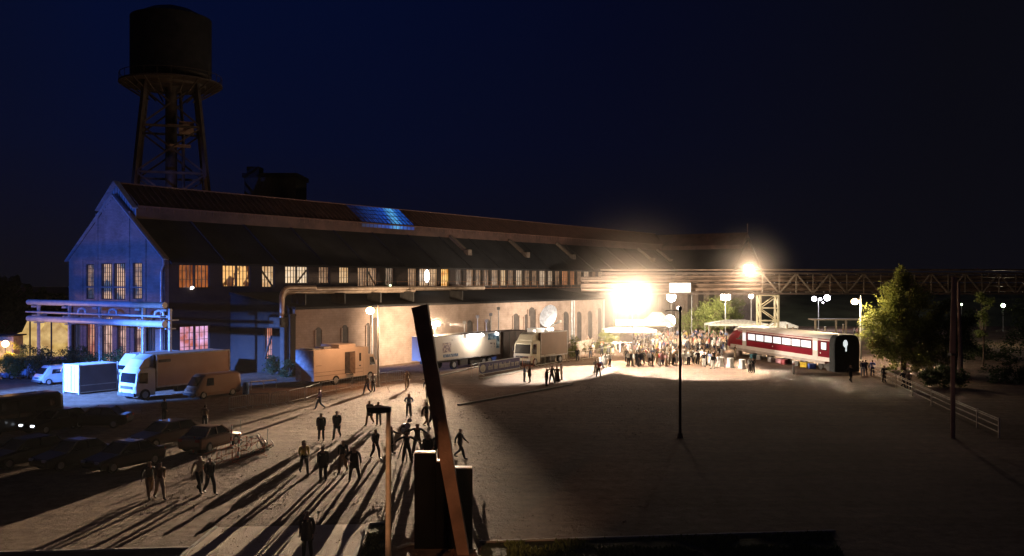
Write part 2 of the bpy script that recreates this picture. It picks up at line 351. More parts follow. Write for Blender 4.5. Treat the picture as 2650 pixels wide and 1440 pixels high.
# side wall with real openings: build wall as piers/bands between windows
wins = []   # (x0,x1,z0,z1,style)
def addw(p0, p1, z0, z1, st): wins.append((wx(p0), wx(p1), z0, z1, st))
addw(463, 543, 9.3, 12.1, 'orange2'); addw(576, 648, 9.4, 12.1, 'patch2'); addw(678, 711, 9.3, 12.0, 'cream'); addw(738, 798, 9.75, 12.1, 'white2')
addw(825, 853, 9.75, 12.0, 'dim'); addw(878, 905, 9.75, 12.0, 'cream'); addw(926, 978, 9.3, 12.1, 'dim2'); addw(998, 1022, 9.4, 12.0, 'faint')
addw(1056, 1080, 9.25, 12.1, 'dim'); addw(1086, 1134, 9.25, 12.1, 'disc2'); addw(1142, 1164, 9.2, 12.1, 'amber'); addw(1180, 1199, 9.3, 12.0, 'faint')
p = 1208; seq = ['dim', 'dim', 'brown', 'dim', 'cream', 'dim', 'pale', 'dim', 'dim', 'pale', 'pale', 'dim', 'amberd', 'amberd', 'dim', 'pale', 'brown', 'pale', 'dim']
for k, st in enumerate(seq):
    w = 17 if k % 3 else 20
    addw(p, p + w * (1 - k * .012), 9.25, 12.1, st); p += w + 4 - k * .25
GW = {'orange2': ((.16, .045, .012), (.42, .13, .03), 1.0), 'patch2': ((.12, .04, .012), (1.2, .72, .25), .95), 'cream': ((.75, .48, .22), (.95, .72, .42), .85), 'white2': ((.95, .72, .42), (1.0, .88, .66), .95),
      'dim': ((.20, .12, .07), (.42, .26, .14), .9), 'dim2': ((.22, .14, .09), (.62, .45, .27), .9), 'faint': ((.05, .03, .02), (.16, .10, .07), .8), 'disc2': ((.4, .24, .12), (.8, .55, .3), .9),
      'amber': ((.95, .40, .06), (1.2, .75, .2), 1.1), 'brown': ((.12, .06, .03), (.3, .16, .08), .9), 'pale': ((.5, .38, .24), (.75, .6, .42), .9), 'amberd': ((.35, .14, .05), (.7, .3, .1), .9)}
def gmat(st): c = [tuple(v * k for v, k in zip(e_, (1, .88, .82))) for e_ in GW[st][:2]] + [GW[st][2] * .92]; return glow_mat('lit_pane_' + ''.join(x for x in st if x.isalpha()), c[0], c[1], c[2], 1.1 if st != 'patch2' else .75, .38 if st != 'patch2' else .46, .62 if st != 'patch2' else .52)
q = MB(); zb, zt = 9.0, 12.3; xp = 0.; T = .35
for (x0, x1, z0, z1, st) in sorted(wins):
    q.bb((xp, 0, zb), (x0, T, zt)); q.bb((x0, 0, zb), (x1, T, z0)); q.bb((x0, 0, z1), (x1, T, zt)); xp = x1
q.bb((xp, 0, zb), (LEN - 9, T, zt))
lw = [(wx(465), wx(543), 2.2, 5.2)]; xp = 0
for (x0, x1, z0, z1) in lw:
    q.bb((xp, 0, 0), (x0, T, zb)); q.bb((x0, 0, 0), (x1, T, z0)); q.bb((x0, 0, z1), (x1, T, zb)); xp = x1
q.bb((xp, 0, 0), (LEN - 9, T, zb)); q.bb((0.36, WID - T, 0), (LEN, WID, zt))
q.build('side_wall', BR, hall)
def window(x0, x1, z0, z1, gm, nxm, nzm, brace=0, y=.12, parent=hall, axis='x', two=False):
    """steel window, frame with glazing bars; its pane a sub-part"""
    f = MB(); W_ = x1 - x0; Hh = z1 - z0; fw = .09
    def bb(a0, a1, c0, c1, d=.06):
        if axis == 'x': f.bb((a0, y - d, c0), (a1, y + d, c1))
        else: f.bb((y - d, a0, c0), (y + d, a1, c1))
    bb(x0, x0 + fw, z0, z1); bb(x1 - fw, x1, z0, z1); bb(x0 + fw, x1 - fw, z0, z0 + fw); bb(x0 + fw, x1 - fw, z1 - fw, z1)
    for i in range(1, nxm): xx = x0 + W_ * i / nxm; bb(xx - .03, xx + .03, z0 + fw, z1 - fw, .04)
    for i in range(1, nzm): zz = z0 + Hh * i / nzm; bb(x0 + fw, x1 - fw, zz - .022, zz + .022, .03)
    if two: xm = (x0 + x1) / 2; bb(xm - .12, xm + .12, z0 + fw, z1 - fw, .075)
    if brace:
        a, c = ((x0 + .1, y + .12, z0 + (Hh * .75 if brace > 0 else .1)), (x1 - .1, y + .12, z0 + (.1 if brace > 0 else Hh * .7)))
        if two: a = (x0 + W_ * .55, a[1], a[2])
        if axis == 'y': a, c = (y - .1, a[0], a[2]), (y - .1, c[0], c[2])
        f.bar(a, c, .16, .16)
    w = f.build('window', STEEL, parent)
    g = MB()
    if axis == 'x': g.bb((x0 + .03, y + .20, z0 + .03), (x1 - .03, y + .22, z1 - .03))
    else: g.bb((y + .20, x0 + .03, z0 + .03), (y + .22, x1 - .03, z1 - .03))
    g.build('pane', gm, w); return w
for i, (x0, x1, z0, z1, st) in enumerate(wins):
    two = st.endswith('2'); n = (8 if two else 4)
    br = {2: 1, 3: -1, 5: 0, 6: 1, 1: 0}.get(i, 0)
    w = window(x0, x1, z0, z1, gmat(st), n, 3 if i < 12 else 2, br, two=two)
window(*lw[0], glow_mat('lit_pane_violet', (.55, .14, .10), (.95, .55, .95), .95, .9), 6, 4, two=True)
# bright round lamp behind the window, small lamp on the sill
q = MB(); xm = wx(1100); q.ball((xm, -.35, 10.75), (.55, .12, .95)); q.build('wall_lamp', lightmat('lit_window_lamp', (1, .97, .92), 6), hall)
q = MB(); xm = wx(493); q.ball((xm, -.3, 9.35), (.22, .16, .16)); q.bb((xm - .05, -.3, 9.15), (xm + .05, .0, 9.25)); q.build('wall_lamp', lightmat('lit_small_lamp', (1, .85, .7), 4), hall)
q = MB(); xm = wx(1006); q.ball((xm, -.3, 9.45), (.16, .14, .14)); q.bb((xm - .05, -.3, 9.25), (xm + .05, .0, 9.32)); q.build('wall_lamp', lightmat('lit_green_lamp', (.8, 1, .55), 6), hall)
# gable wall (with openings)
gw = [(222, 243, 8.0, 12.0), (261, 290, 8.0, 12.05), (294, 324, 8.0, 12.05), (343, 368, 8.1, 12.05)]
gl = [(186, 211, 1., 6.1), (222, 249, 1., 5.6), (263, 290, 1., 6.1), (302, 326, 1., 5.6), (346, 368, 1., 5.6), (376, 402, 1., 6.1)]
def pier_wall(q, items, y0, y1, z0, z1, T):
    yp = y0
    for (a, c, e0, e1) in sorted(items):
        q.bb((0, yp, z0), (T, a, z1)); q.bb((0, a, z0), (T, c, e0)); q.bb((0, a, e1), (T, c, z1)); yp = c
    q.bb((0, yp, z0), (T, y1, z1))
GU = [tuple(sorted((gy(a), gy(c)))) + (z0, z1) for a, c, z0, z1 in gw]; GL = [tuple(sorted((gy(a), gy(c)))) + (z0, z1) for a, c, z0, z1 in gl]
q = MB(); pier_wall(q, GU, 0, WID, 7.4, EZ, .5); pier_wall(q, GL, 0, WID, 0, 7.4, .5)
q.prism([(-.15, EZ), (WID + .15, EZ), (WID / 2, RZ + .15)], (0, 0, 0), (0, 1, 0), (0, 0, 1), (.5, 0, 0))
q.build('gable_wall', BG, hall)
q = MB()
for yy in (gy(213), gy(252), gy(334), gy(376)): q.bb((-.12, yy - .22, 0), (-.002, yy + .22, EZ + (6.6 if abs(yy - 9.15) < 4.5 else 3.0) * .8 if abs(yy - 9.15) < 6 else EZ + .2))
for zz in (9.3, 12.35, 7.5): q.bb((-.08, 0, zz), (-.003, WID, zz + .16))
q.build('pilaster', BG, hall)
q = MB()
for s in (0, 1):
    a = (-.25, -.25 if s == 0 else WID + .25, EZ - .05); q.bar(a, (-.25, WID / 2, RZ + .3), .3, .14)
q.tube([(-.3, -.15, EZ), (-.35, -.3, EZ - .6), (-.3, .25, EZ - 1.3), (-.3, .25, 1.0)], .09)
q.build('verge_gutter', mat('zinc', (.4, .42, .44), .4, .5), hall)
GLOWG = glow_mat('lit_pane_gable', (.10, .14, .25), (1.0, .62, .42), .8, .55, .44, .58)
GLOWP = glow_mat('lit_pane_pink', (.30, .16, .16), (1.0, .62, .5), .8, .8, .42, .6)
DARKP = glow_mat('dark_pane', (.02, .03, .06), (.05, .06, .12), .5, .8)
def gwindow(y0, y1, z0, z1, gm, n, m_): window(y0, y1, z0, z1, gm, n, m_, axis='y', y=.15)
for k, w in enumerate(GU): gwindow(*w, GLOWG, 6, 8)
for k, w in enumerate(GL): gwindow(*w, [DARKP, GLOWP, GLOWP, GLOWP, glow_mat('lit_pane_coral', (.45, .12, .08), (.95, .5, .3), .8, .8), DARKP][::1][k] if False else [DARKP, glow_mat('lit_pane_coral', (.45, .12, .08), (.95, .5, .3), .8, .8), GLOWP, GLOWP, GLOWP, DARKP][k], 4, 5)
# roof, lantern
def roofz(y): return EZ + (RZ - EZ) * (y / (WID / 2) if y < WID / 2 else (WID - y) / (WID / 2))
q = MB(); ov = .5
for s in (0, 1):
    y0, y1 = (-ov, WID / 2) if s == 0 else (WID + ov, WID / 2); z0 = EZ - ov * .765
    q.add([(.5, y0, z0), (LEN, y0, z0), (LEN, y1, RZ), (.5, y1, RZ), (.5, y0, z0 - .25), (LEN, y0, z0 - .25), (LEN, y1, RZ - .25), (.5, y1, RZ - .25)], [(0, 1, 2, 3), (4, 5, 6, 7), (0, 1, 5, 4), (1, 2, 6, 5), (2, 3, 7, 6), (3, 0, 4, 7)])
for x in [i * 7.6 for i in range(1, 18)]: q.bar((x, -.45, EZ - .3), (x, 5.9, roofz(5.9) + .06), .1, .14)
q.build('roof', TAR, hall)
LR = mat('lantern_roofing', (.055, .027, .02), .7, 0, .4, .6, .3, 5)
y0, y1, yc = WID / 2 - 3.2, WID / 2 + 3.2, WID / 2; lz0, lz1, lz2 = 16.9, 18.35, 20.95
q = MB(); q.prism([(y0, lz0), (y1, lz0), (y1, lz1), (yc, lz2), (y0, lz1)], (.6, 0, 0), (0, 1, 0), (0, 0, 1), (LEN - .6, 0, 0))
lant = q.build('lantern', LR, hall)
q = MB()
n = 150
for i in range(n):
    x = .8 + i * (LEN - 2) / n; q.bar((x, y0 - .25, lz1 + .0), (x, yc, lz2 + .05), .07, .08); q.bb((x, y0 - .04, lz1 - .6), (x + .08, y0 - .002, lz1 - .1))
q.bb((.55, y0 - .32, lz1 - .12), (LEN, y0 - .02, lz1 + .02)); q.bar((.6, yc, lz2 + .08), (LEN, yc, lz2 + .08), .25, .12)
q.build('glazing_bar', mat('rusty_bar', (.10, .05, .035), .7, .2), lant)
q = MB(); q.prism([(y0 - .05, lz0 - .6), (y1 + .05, lz0 - .6), (y1 + .05, lz1), (yc, lz2 + .12), (y0 - .05, lz1)], (.52, 0, 0), (0, 1, 0), (0, 0, 1), (.06, 0, 0))
q.build('sheeting', stripemat('ribbed_sheet', (.30, .30, .30), (.12, .12, .12), 2.2, 1), lant)
q = MB()
for s in (0, 1):
    a = (.2, y0 - .35 if s == 0 else y1 + .35, lz1 - .3); q.bar(a, (.2, yc, lz2 + .22), .7, .1)
q.build('verge', mat('zinc', (.4, .42, .44)), lant)
# blue lit stretch of lantern glazing
xa, xb = wx(935, 6.), wx(1072, 6.)
q = MB(); nb = 14
for i in range(nb):
    u0 = xa + (xb - xa) * i / nb; u1 = xa + (xb - xa) * (i + .86) / nb
    for j in range(4):
        s0, s1 = j / 4 + .02, (j + 1) / 4 - .02
        A = lambda u, s: (u, y0 - .06 + (yc - y0) * s, lz1 + (lz2 - lz1) * s + .10)
        q.add([A(u0, s0), A(u1, s0), A(u1, s1), A(u0, s1)], [(0, 1, 2, 3)])
    q.add([(u0, y0 - .06, lz1 - .6), (u1, y0 - .06, lz1 - .6), (u1, y0 - .06, lz1 - .15), (u0, y0 - .06, lz1 - .15)], [(0, 1, 2, 3)])
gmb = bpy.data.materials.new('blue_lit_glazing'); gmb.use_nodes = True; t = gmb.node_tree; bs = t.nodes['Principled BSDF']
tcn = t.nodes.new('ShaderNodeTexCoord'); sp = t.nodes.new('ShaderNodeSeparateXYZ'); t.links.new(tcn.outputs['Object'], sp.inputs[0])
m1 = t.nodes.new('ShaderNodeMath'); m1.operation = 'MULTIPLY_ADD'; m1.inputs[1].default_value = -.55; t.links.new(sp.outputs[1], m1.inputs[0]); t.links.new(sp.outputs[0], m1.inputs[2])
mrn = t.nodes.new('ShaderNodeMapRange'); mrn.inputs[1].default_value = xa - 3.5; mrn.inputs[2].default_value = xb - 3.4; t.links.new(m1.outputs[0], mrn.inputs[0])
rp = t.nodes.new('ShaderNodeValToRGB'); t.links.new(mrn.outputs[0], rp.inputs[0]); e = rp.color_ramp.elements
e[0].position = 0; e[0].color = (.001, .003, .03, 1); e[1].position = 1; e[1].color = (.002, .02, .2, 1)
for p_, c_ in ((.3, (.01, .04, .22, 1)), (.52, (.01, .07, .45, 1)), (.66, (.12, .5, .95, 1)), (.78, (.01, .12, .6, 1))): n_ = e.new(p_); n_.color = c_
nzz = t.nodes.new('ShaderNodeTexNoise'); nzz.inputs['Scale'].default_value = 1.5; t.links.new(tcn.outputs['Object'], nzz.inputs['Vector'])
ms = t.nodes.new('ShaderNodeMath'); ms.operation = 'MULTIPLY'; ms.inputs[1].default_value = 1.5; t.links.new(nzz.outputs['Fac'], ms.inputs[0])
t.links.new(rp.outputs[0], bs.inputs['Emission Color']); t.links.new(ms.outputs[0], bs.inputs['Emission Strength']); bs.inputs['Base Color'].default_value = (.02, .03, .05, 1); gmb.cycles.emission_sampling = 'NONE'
o = q.build('skylight', gmb, lant); o['label'] = 'blue lit glass panes in the lantern roof'
# roof ducts
for px in (1165, 1318, 1440, 1650, 1700):
    x = wx(px, 5.9); q = MB(); q.bar((x, 5.8, roofz(5.8) + .25), (x, 2.6, roofz(2.6) + .25), .7, .5); q.bb((x - .5, 1.9, roofz(2.2)), (x + .5, 2.8, roofz(2.2) + .9), bev=.05)
    q.build('roof_duct', mat('duct_metal', (.11, .08, .06), .6, .2), hall)
# walkway and railing under the upper windows
q = MB(); xs0, xs1 = wx(926), wx(1640)
q.bb((xs0, -1.1, 8.85), (xs1, -.002, 8.97))
x = xs0
while x < xs1: q.bar((x, -1.05, 8.97), (x, -1.05, 10.0), .05); x += 2.2
for z in (9.45, 9.98): q.bar((xs0, -1.05, z), (xs1, -1.05, z), .05)
q.build('walkway', RUST, hall)
# annex: long low building in front with a lean-to roof
AX0, AX1, AY, AZ = 8.5, 76.7, -10.6, 7.25
anx = thing('brick_annex', CO, TH, 'long low pale brick annex with arched blind windows in front of the hall', 'annex building')
q = MB(); q.bb((AX0, AY, 0), (AX1, AY + .4, AZ - .1)); q.bb((AX1 - .4, AY + .4, 0), (AX1, -.01, AZ - .1))
q.build('wall', OCH, anx)
q = MB(); q.add([(AX0 - .2, AY - .35, AZ), (AX1 + .2, AY - .35, AZ), (AX1 + .2, -.01, 8.8), (AX0 - .2, -.01, 8.8), (AX0 - .2, AY - .35, AZ - .25), (AX1 + .2, AY - .35, AZ - .25), (AX1 + .2, -.01, 8.5), (AX0 - .2, -.01, 8.5)], [(0, 1, 2, 3), (4, 7, 6, 5), (0, 4, 5, 1), (1, 5, 6, 2), (2, 6, 7, 3), (3, 7, 4, 0)])
q.build('roof', TAR, anx)
NICHE = mat('blind_window', (.075, .06, .052), .6, 0, .3, 2)
def arch_poly(w, h, n=6): return [(-w / 2, 0), (w / 2, 0)] + [(w / 2 * math.cos(math.pi * k / n), h - w / 2 + w / 2 * math.sin(math.pi * k / n)) for k in range(n + 1)]
for px, w, z0, h in ((824, .55, .8, 4.2), (892, .6, .8, 4.3), (952, .35, .8, 4.4), (971, .6, .8, 5.0), (1085, .6, .8, 4.2), (1215, .9, .8, 4.0), (1262, .8, .8, 4.0), (1335, 1.0, .8, 4.6), (1362, .8, .8, 4.4), (1376, 1.3, .8, 5.4), (1402, 1.0, .8, 4.6), (1464, 1.1, .4, 4.9), (1498, 1.0, .4, 4.8), (1526, 1.0, .4, 4.8), (1551, .9, .4, 5.2)):
    x = wx(px, AY); q = MB(); q.prism(arch_poly(w * 1.5, h), (x, AY - .05, z0), (1, 0, 0), (0, 0, 1), (0, .046, 0)); wn = q.build('arched_window', NICHE, anx)
    q = MB(); W2 = w * .75
    for s in (-1, 1): q.bb((x + s * (W2 + .1) - .1, AY - .14, z0), (x + s * (W2 + .1) + .1, AY - .002, z0 + h - .3))
    q.bb((x - W2 - .3, AY - .2, z0 - .18), (x + W2 + .3, AY - .003, z0 - .02)); q.build('surround', OCH, wn)
for px in (960, 1478, 1484, 1561):
    x = wx(px, AY); q = MB(); q.cyl((x, AY - .15, 0), (x, AY - .15, AZ - .26), .09 if px != 1478 else .14); q.build('downpipe', mat('zinc', (.4, .42, .44)), anx)
def ey(px): # across position on the annex end wall
    return gy(px, AX0)
ew = tuple(sorted((ey(683), ey(704)))) + (1.4, 5.0)
q = MB(); yp = AY + .4
q.bb((AX0, yp, 0), (AX0 + .4, ew[0], AZ - .1)); q.bb((AX0, ew[1], 0), (AX0 + .4, -.01, AZ - .1)); q.bb((AX0, ew[0], 0), (AX0 + .4, ew[1], ew[2])); q.bb((AX0, ew[0], ew[3]), (AX0 + .4, ew[1], AZ - .1))
q.prism([(yp, AZ - .1), (-.01, AZ - .1), (-.01, 8.45)], (AX0, 0, 0), (0, 1, 0), (0, 0, 1), (.4, 0, 0)); q.build('end_wall', BR, anx)
window(ew[0], ew[1], ew[2], ew[3], glow_mat('lit_pane_rose', (.45, .12, .06), (.95, .45, .3), .9, .9), 4, 3, 1, y=AX0 + .12, parent=anx, axis='y')
x = AX0 - .3; q = MB(); q.bb((x - .5, AY - .1, 0), (x + .29, AY + .9, 6.3)); q.bb((x - .6, AY - .2, 6.3), (x + .285, AY + 1, 6.55)); q.build('buttress', BR, anx)
# big pipes running along the hall and bending down to the ground
xg = wx(722, -8.)
pr = thing('large_pipe', nl(xg, -8), TH, 'large insulated pipes with elbows bending down beside the annex end wall', 'pipe')
for k, (yy, rr, top, L) in enumerate(((-1.9, .26, 9.35, 4.), (-1.1, .30, 9.15, 40.), (-.3, .26, 8.85, 24.))):
    xo = -1.3 + k * .75; pts = [(xo, yy, 5.4 - k * .2)] + [(xo + 1.0 - 1.0 * math.cos(a), yy, top - 1.0 + 1.0 * math.sin(a)) for a in [math.pi / 2 * i / 6 for i in range(7)]]
    if k: pts += [(wx(925, -8.) - xg if k == 1 else 22, yy, top), (L, yy + 3 * k, top - .1)]
    else: pts += [(3.5, yy, top)]
    q = MB(); q.tube(pts, rr, 12); q.build('pipe', mat('pipe_cladding', (.40, .30, .22), .45, .4, .25, 1.5), pr)
for x in (2, 8, 14, 20, 30): q = MB(); q.bb((x - .08, -2, 7.5), (x + .08, 0.2, 8.7)); q.build('bracket', STEEL, pr)
q = MB(); q.bb((-1.2, -2.2, 0), (-.5, -1.5, 5.6)); q.bb((.2, -1.4, 0), (.9, -.7, 5.5)); q.bb((-1.8, -2.4, 5.2), (1.2, -.5, 6.2)); q.build('duct_shaft', STEEL, pr)
# wing across the far end
wing = thing('hall_wing', nl(LEN, 0), TH, 'cross wing closing the far end of the long hall behind the crowd', 'building wing')
q = MB(); q.bb((-9.15, -13, 0), (-8.8, -.01, 12.3)); q.bb((-8.8, -13, 0), (9.15, -12.65, 12.3)); q.bb((8.8, -12.65, 0), (9.15, 18, 12.3))
q.build('wall', OCH, wing); q = MB(); q.prism([(-9.15, 12.303), (9.15, 12.303), (0, 19.4)], (0, -12.9, 0), (1, 0, 0), (0, 0, 1), (0, .4, 0)); q.build('gable', BR, wing)
q = MB()
for s in (-1, 1): q.add([(s * 9.6, -13.3, 12.1), (s * 9.6, 18, 12.1), (0, 18, 19.5), (0, -13.3, 19.5), (s * 9.6, -13.3, 11.9), (s * 9.6, 18, 11.9), (0, 18, 19.25), (0, -13.3, 19.25)], [(0, 1, 2, 3), (4, 7, 6, 5), (0, 4, 5, 1), (1, 5, 6, 2), (3, 2, 6, 7), (0, 3, 7, 4)])
q.build('roof', TAR, wing)
q = MB(); q.prism([(-3.2, 16.9), (3.2, 16.9), (3.2, 17.9), (0, 20.7), (-3.2, 17.9)], (0, -13, 0), (1, 0, 0), (0, 0, 1), (0, 30, 0)); q.bar((0, -13, 20.7), (0, -13, 22.6), .12); q.build('lantern', LR, wing)
for y in (-11, -8.5, -6, -3.5): q = MB(); q.prism(arch_poly(1.2, 6), (-9.2, y, 2), (0, 1, 0), (0, 0, 1), (.045, 0, 0)); q.build('arched_window', NICHE, wing)
for y in (-11, -8.5, -6, -3.5, -1.): q = MB(); q.bb((-9.2, y - .6, 9.6), (-9.155, y + .6, 11.6)); q.build('window', NICHE, wing)
q = MB()
for y in (-12.8, -9.8, -7.2, -4.7, -2.2): q.bb((-9.45, y - .2, 0), (-9.152, y + .2, 12.2))
q.build('pilaster', OCH, wing)
# lower far wall of the nave between annex and wing: dark recess windows
for x in range(80, 126, 5): q = MB(); q.prism(arch_poly(1.5, 5.6), (x, -.05, 1.2), (1, 0, 0), (0, 0, 1), (0, .046, 0)); q.build('blind_window', NICHE, hall)
# plinth building beyond the roof
blk = thing('tower_block', (-39, 150, 0), 0, 'dark square block rising behind the hall roof right of the water tower', 'building')
q = MB(); q.bb((-4.3, 0, 0), (4.0, 8, 26.8)); q.build('wall', mat('soot_wall', (.05, .045, .04), .9), blk)
q = MB(); q.bb((-4.6, -.3, 26.803), (4.3, 8.3, 27.5)); q.bb((-4.0, .3, 27.503), (-2.0, 3, 28.6)); q.build('roof', TAR, blk)
# ------------------------------------------------------------------ water tower
wt = thing('water_tower', (-48.5, 132, 0), .35, 'tall dark steel water tower with cylindrical tank on braced legs', 'water tower')
q = MB(); R = 5.5
q.cyl((0, 0, 39.2), (0, 0, 47.3), R, R, 40); q.build('tank', mat('tank_plate', (.018, .016, .015), .8, .2, .4, .8, .2, 4), wt)
q = MB(); q.cyl((0, 0, 47.3), (0, 0, 48.5), R * .96, R * .55, 40); q.cyl((0, 0, 48.5), (0, 0, 49.1), R * .5, R * .2, 24); q.build('tank_roof', STEEL, wt)
q = MB(); q.cyl((0, 0, 37.9), (0, 0, 38.15), 7.0, 7.0, 32)
for k in range(24):
    a = 2 * math.pi * k / 24; c, s = math.cos(a), math.sin(a); q.bar((6.9 * c, 6.9 * s, 38.1), (6.9 * c, 6.9 * s, 39.2), .07)
    a2 = a + 2 * math.pi / 24; q.bar((6.9 * c, 6.9 * s, 39.2), (6.9 * math.cos(a2), 6.9 * math.sin(a2), 39.2), .07); q.bar((4.2 * c, 4.2 * s, 36.2), (6.9 * c, 6.9 * s, 37.9), .14)
q.cyl((0, 0, 37.6), (0, 0, 39.2), 4.6, R, 32); q.build('gallery', mat('gallery_steel', (.07, .05, .036), .7, .3), wt)
TS = mat('tower_steel', (.06, .045, .035), .7, .3, .4, 1)
LV = [(0, 8.0), (10, 7.0), (17.5, 6.2), (25, 5.4), (31.5, 4.7), (37.6, 4.0)]
def legp(k, i): a = math.pi / 4 + k * math.pi / 2; z, r = LV[i]; return Vector((r * math.cos(a) * 1.2, r * math.sin(a) * 1.2, z))
for k in range(4):
    q = MB()
    for i in range(5): q.bar(legp(k, i), legp(k, i + 1), .55, .55)
    q.build('leg', TS, wt)
    q = MB()
    for i in range(5):
        a, b_, c, d = legp(k, i), legp((k + 1) % 4, i), legp(k, i + 1), legp((k + 1) % 4, i + 1)
        q.bar(a, d, .22, .22); q.bar(b_, c, .22, .22); q.bar(c, d, .34, .3)
    q.build('bracing', TS, wt)
q = MB(); q.cyl((0, 0, 0), (0, 0, 37.6), .8, .8, 16); q.tube([(1.6, -1, 10), (1.6, -1, 31), (1.2, -.5, 37)], .22); q.build('riser_pipe', TS, wt)
q = MB(); q.bb((-.2, -3.3, 29), (2.6, -.9, 29.12)); q.bb((1.0, -3.0, 30.8), (3.0, -1.2, 32.4)); q.bb((-.5, -3.2, 31.8), (1.5, -3, 31.9)); q.build('platform', mat('platform_steel', (.30, .2, .14), .7), wt)
lamp('POINT', (-44, 121, 19.5), 480, (1, .55, .3), None, .3)
# ------------------------------------------------------------------ pipe rack in front of the gable
rk = thing('pipe_rack', nl(-6, 0), TH, 'elevated steel pipe rack on columns in front of the blue gable', 'pipe rack')
PAINT = mat('pale_pipe_cladding', (.5, .5, .5), .5, .3, .12, 1.5)
ya, yb = -8.6, 15.9
q = MB(); q.cyl((0, ya, 7.75), (0, yb, 7.75), .30, None, 14); q.build('pipe', PAINT, rk)
q = MB(); q.cyl((0, ya, 5.95), (0, yb, 5.95), .32, None, 14); q.build('pipe', PAINT, rk)
q = MB(); q.cyl((.4, ya, 6.65), (.4, yb, 6.65), .13, None, 10); q.cyl((-.3, ya + .2, 6.7), (-.3, yb, 6.7), .08, None, 8); q.build('pipe', PAINT, rk)
for px in (100, 180, 259, 371, 440):
    yy = gy(px, -6); q = MB(); q.bb((-.12, yy - .13, 0), (.12, yy + .13, 7.45)); q.bb((-.7, yy - .1, 6.3), (.9, yy + .1, 6.42)); q.bb((-.5, yy - .1, 5.5), (.6, yy + .1, 5.6)); q.bb((-.35, yy + .13, 7.2), (.35, yy + .9, 7.4)); q.build('column', mat('rack_steel', (.3, .32, .34), .5, .3), rk)
for px in (205, 285, 405):
    yy = gy(px, -6); q = MB(); q.tube([(.3, yy - .7, 6.7), (.3, yy - .6, 7.1), (.3, yy, 7.25), (.3, yy + .6, 7.1), (.3, yy + .7, 6.7)], .12); q.build('pipe_loop', PAINT, rk)
# ------------------------------------------------------------------ pipe bridge
BY, BW, BT, BB = 140., 2.6, 11.2, 8.15
X0, X1 = 13.5, 90.
br = thing('pipe_bridge', (0, BY, 0), 0, 'long steel truss bridge carrying pipes across the yard behind the crowd', 'pipe bridge')
BS = mat('bridge_steel', (.08, .06, .05), .65, .3, .3, 1)
for y in (0, BW):
    for z in (BT, BB): q = MB(); q.bb((X0, y - .13, z - .14), (X1, y + .13, z + .14)); q.build('chord', BS, br)
for z, y, r in ((10.75, .7, .2), (10.1, .5, .22), (9.5, .9, .25), (8.75, .6, .3), (11.75, 1.3, .13), (10.4, 1.8, .3), (9.2, 1.8, .3)):
    q = MB(); q.cyl((X0 - (3 if z < 10.5 else 0), y, z), (X1, y, z), r, None, 10)
    q.build('pipe', mat('bridge_pipe', (.15, .105, .08), .45, .4, .5, .6), br)
x = 37.8; k = 0
while x < X1 - 3:
    for y in (0, BW):
        q = MB(); q.bar((x, y, BB), (x, y, BT), .16); q.bar((x, y, BT), (x + 2.55, y, BB), .2); q.bar((x + 2.55, y, BB), (x + 5.1, y, BT), .2); q.bar((x + 2.55, y, BB), (x + 2.55, y, BT), .12); q.build('truss_panel', mat('truss_steel', (.17, .14, .11), .6, .2, .25, 1), br)
    x += 5.1
# trestle
tr = thing('steel_trestle', P3(1991, 727, 138.2) * Vector((1, 1, 0)) if False else (38.4, 139.3, 0), 0, 'pale braced steel trestle tower holding up the pipe bridge behind the carriage', 'trestle')
YW = mat('cream_steel', (.60, .55, .38), .6, .1, .15)
for sx_ in (-1.35, 1.35):
    for sy in (-.9, .9): q = MB(); q.bar((sx_, sy, 0), (sx_, sy, 7.95), .26); q.build('leg', YW, tr)
q = MB()
for i in range(4):
    z0, z1 = .3 + i * 1.9, .3 + (i + 1) * 1.9
    for sy in (-.9, .9): q.bar((-1.35, sy, z0), (1.35, sy, z1), .13) if i % 2 else q.bar((1.35, sy, z0), (-1.35, sy, z1), .13); q.bar((-1.35, sy, z1), (1.35, sy, z1), .14)
    for sx_ in (-1.35, 1.35): q.bar((sx_, -.9, z0), (sx_, .9, z1), .11)
q.build('bracing', YW, tr)
# ------------------------------------------------------------------ light fixtures
def mast(name, base, h, label, cat, fix=None, arm=(0, 0, 0), r=.09, mt=None, lampm=LAMPW, rad=.25, group=None, parts=True, head=None):
    o = thing(name, (base[0], base[1], 0), 0, label, cat, group); mt = mt or GALV
    q = MB(); q.cyl((0, 0, 0), (0, 0, h), r, r * .65, 10); q.cyl((0, 0, 0), (0, 0, .25), r * 2, r * 1.6, 10); q.build('pole', mt, o)
    if arm != (0, 0, 0):
        q = MB(); a = Vector(arm); q.tube([(0, 0, h - .1), (a.x * .4, a.y * .4, h + a.z * .8 + .05), (a.x, a.y, h + a.z)], r * .5); q.build('arm', mt, o)
    if head: head(o, Vector((arm[0], arm[1], h + arm[2])))
    return o
def bank(nx, nz, s, lm, aim=(0, -1, 0)):
    def f(o, p):
        q = MB(); q.box(p + Vector((0, .14, 0)), (nx * s + .1, .06, nz * s + .1)); q.bar(p + Vector((0, .14, -nz * s / 2)), p + Vector((0, .14, -nz * s / 2 - .4)), .12); fr = q.build('lamp_frame', STEEL, o)
        for i in range(nx):
            for j in range(nz):
                c = p + Vector(((i - (nx - 1) / 2) * s, 0, (j - (nz - 1) / 2) * s)); q = MB(); q.ball(c, (s * .45, s * .2, s * .45), nu=12, nv=7); q.build('floodlight', lm, o)
    return f
def sod(lm, off=(0, 0, 0), r=.28):
    def f(o, p):
        q = MB(); q.box(p + Vector((0, 0, .12)), (.7, .3, .12), bev=.04); q.build('lamp_head', STEEL, o); q = MB(); q.ball(p + Vector((0, 0, -.03)), (r, r * .8, r * .8)); q.build('lamp_glass', lm, o)
    return f
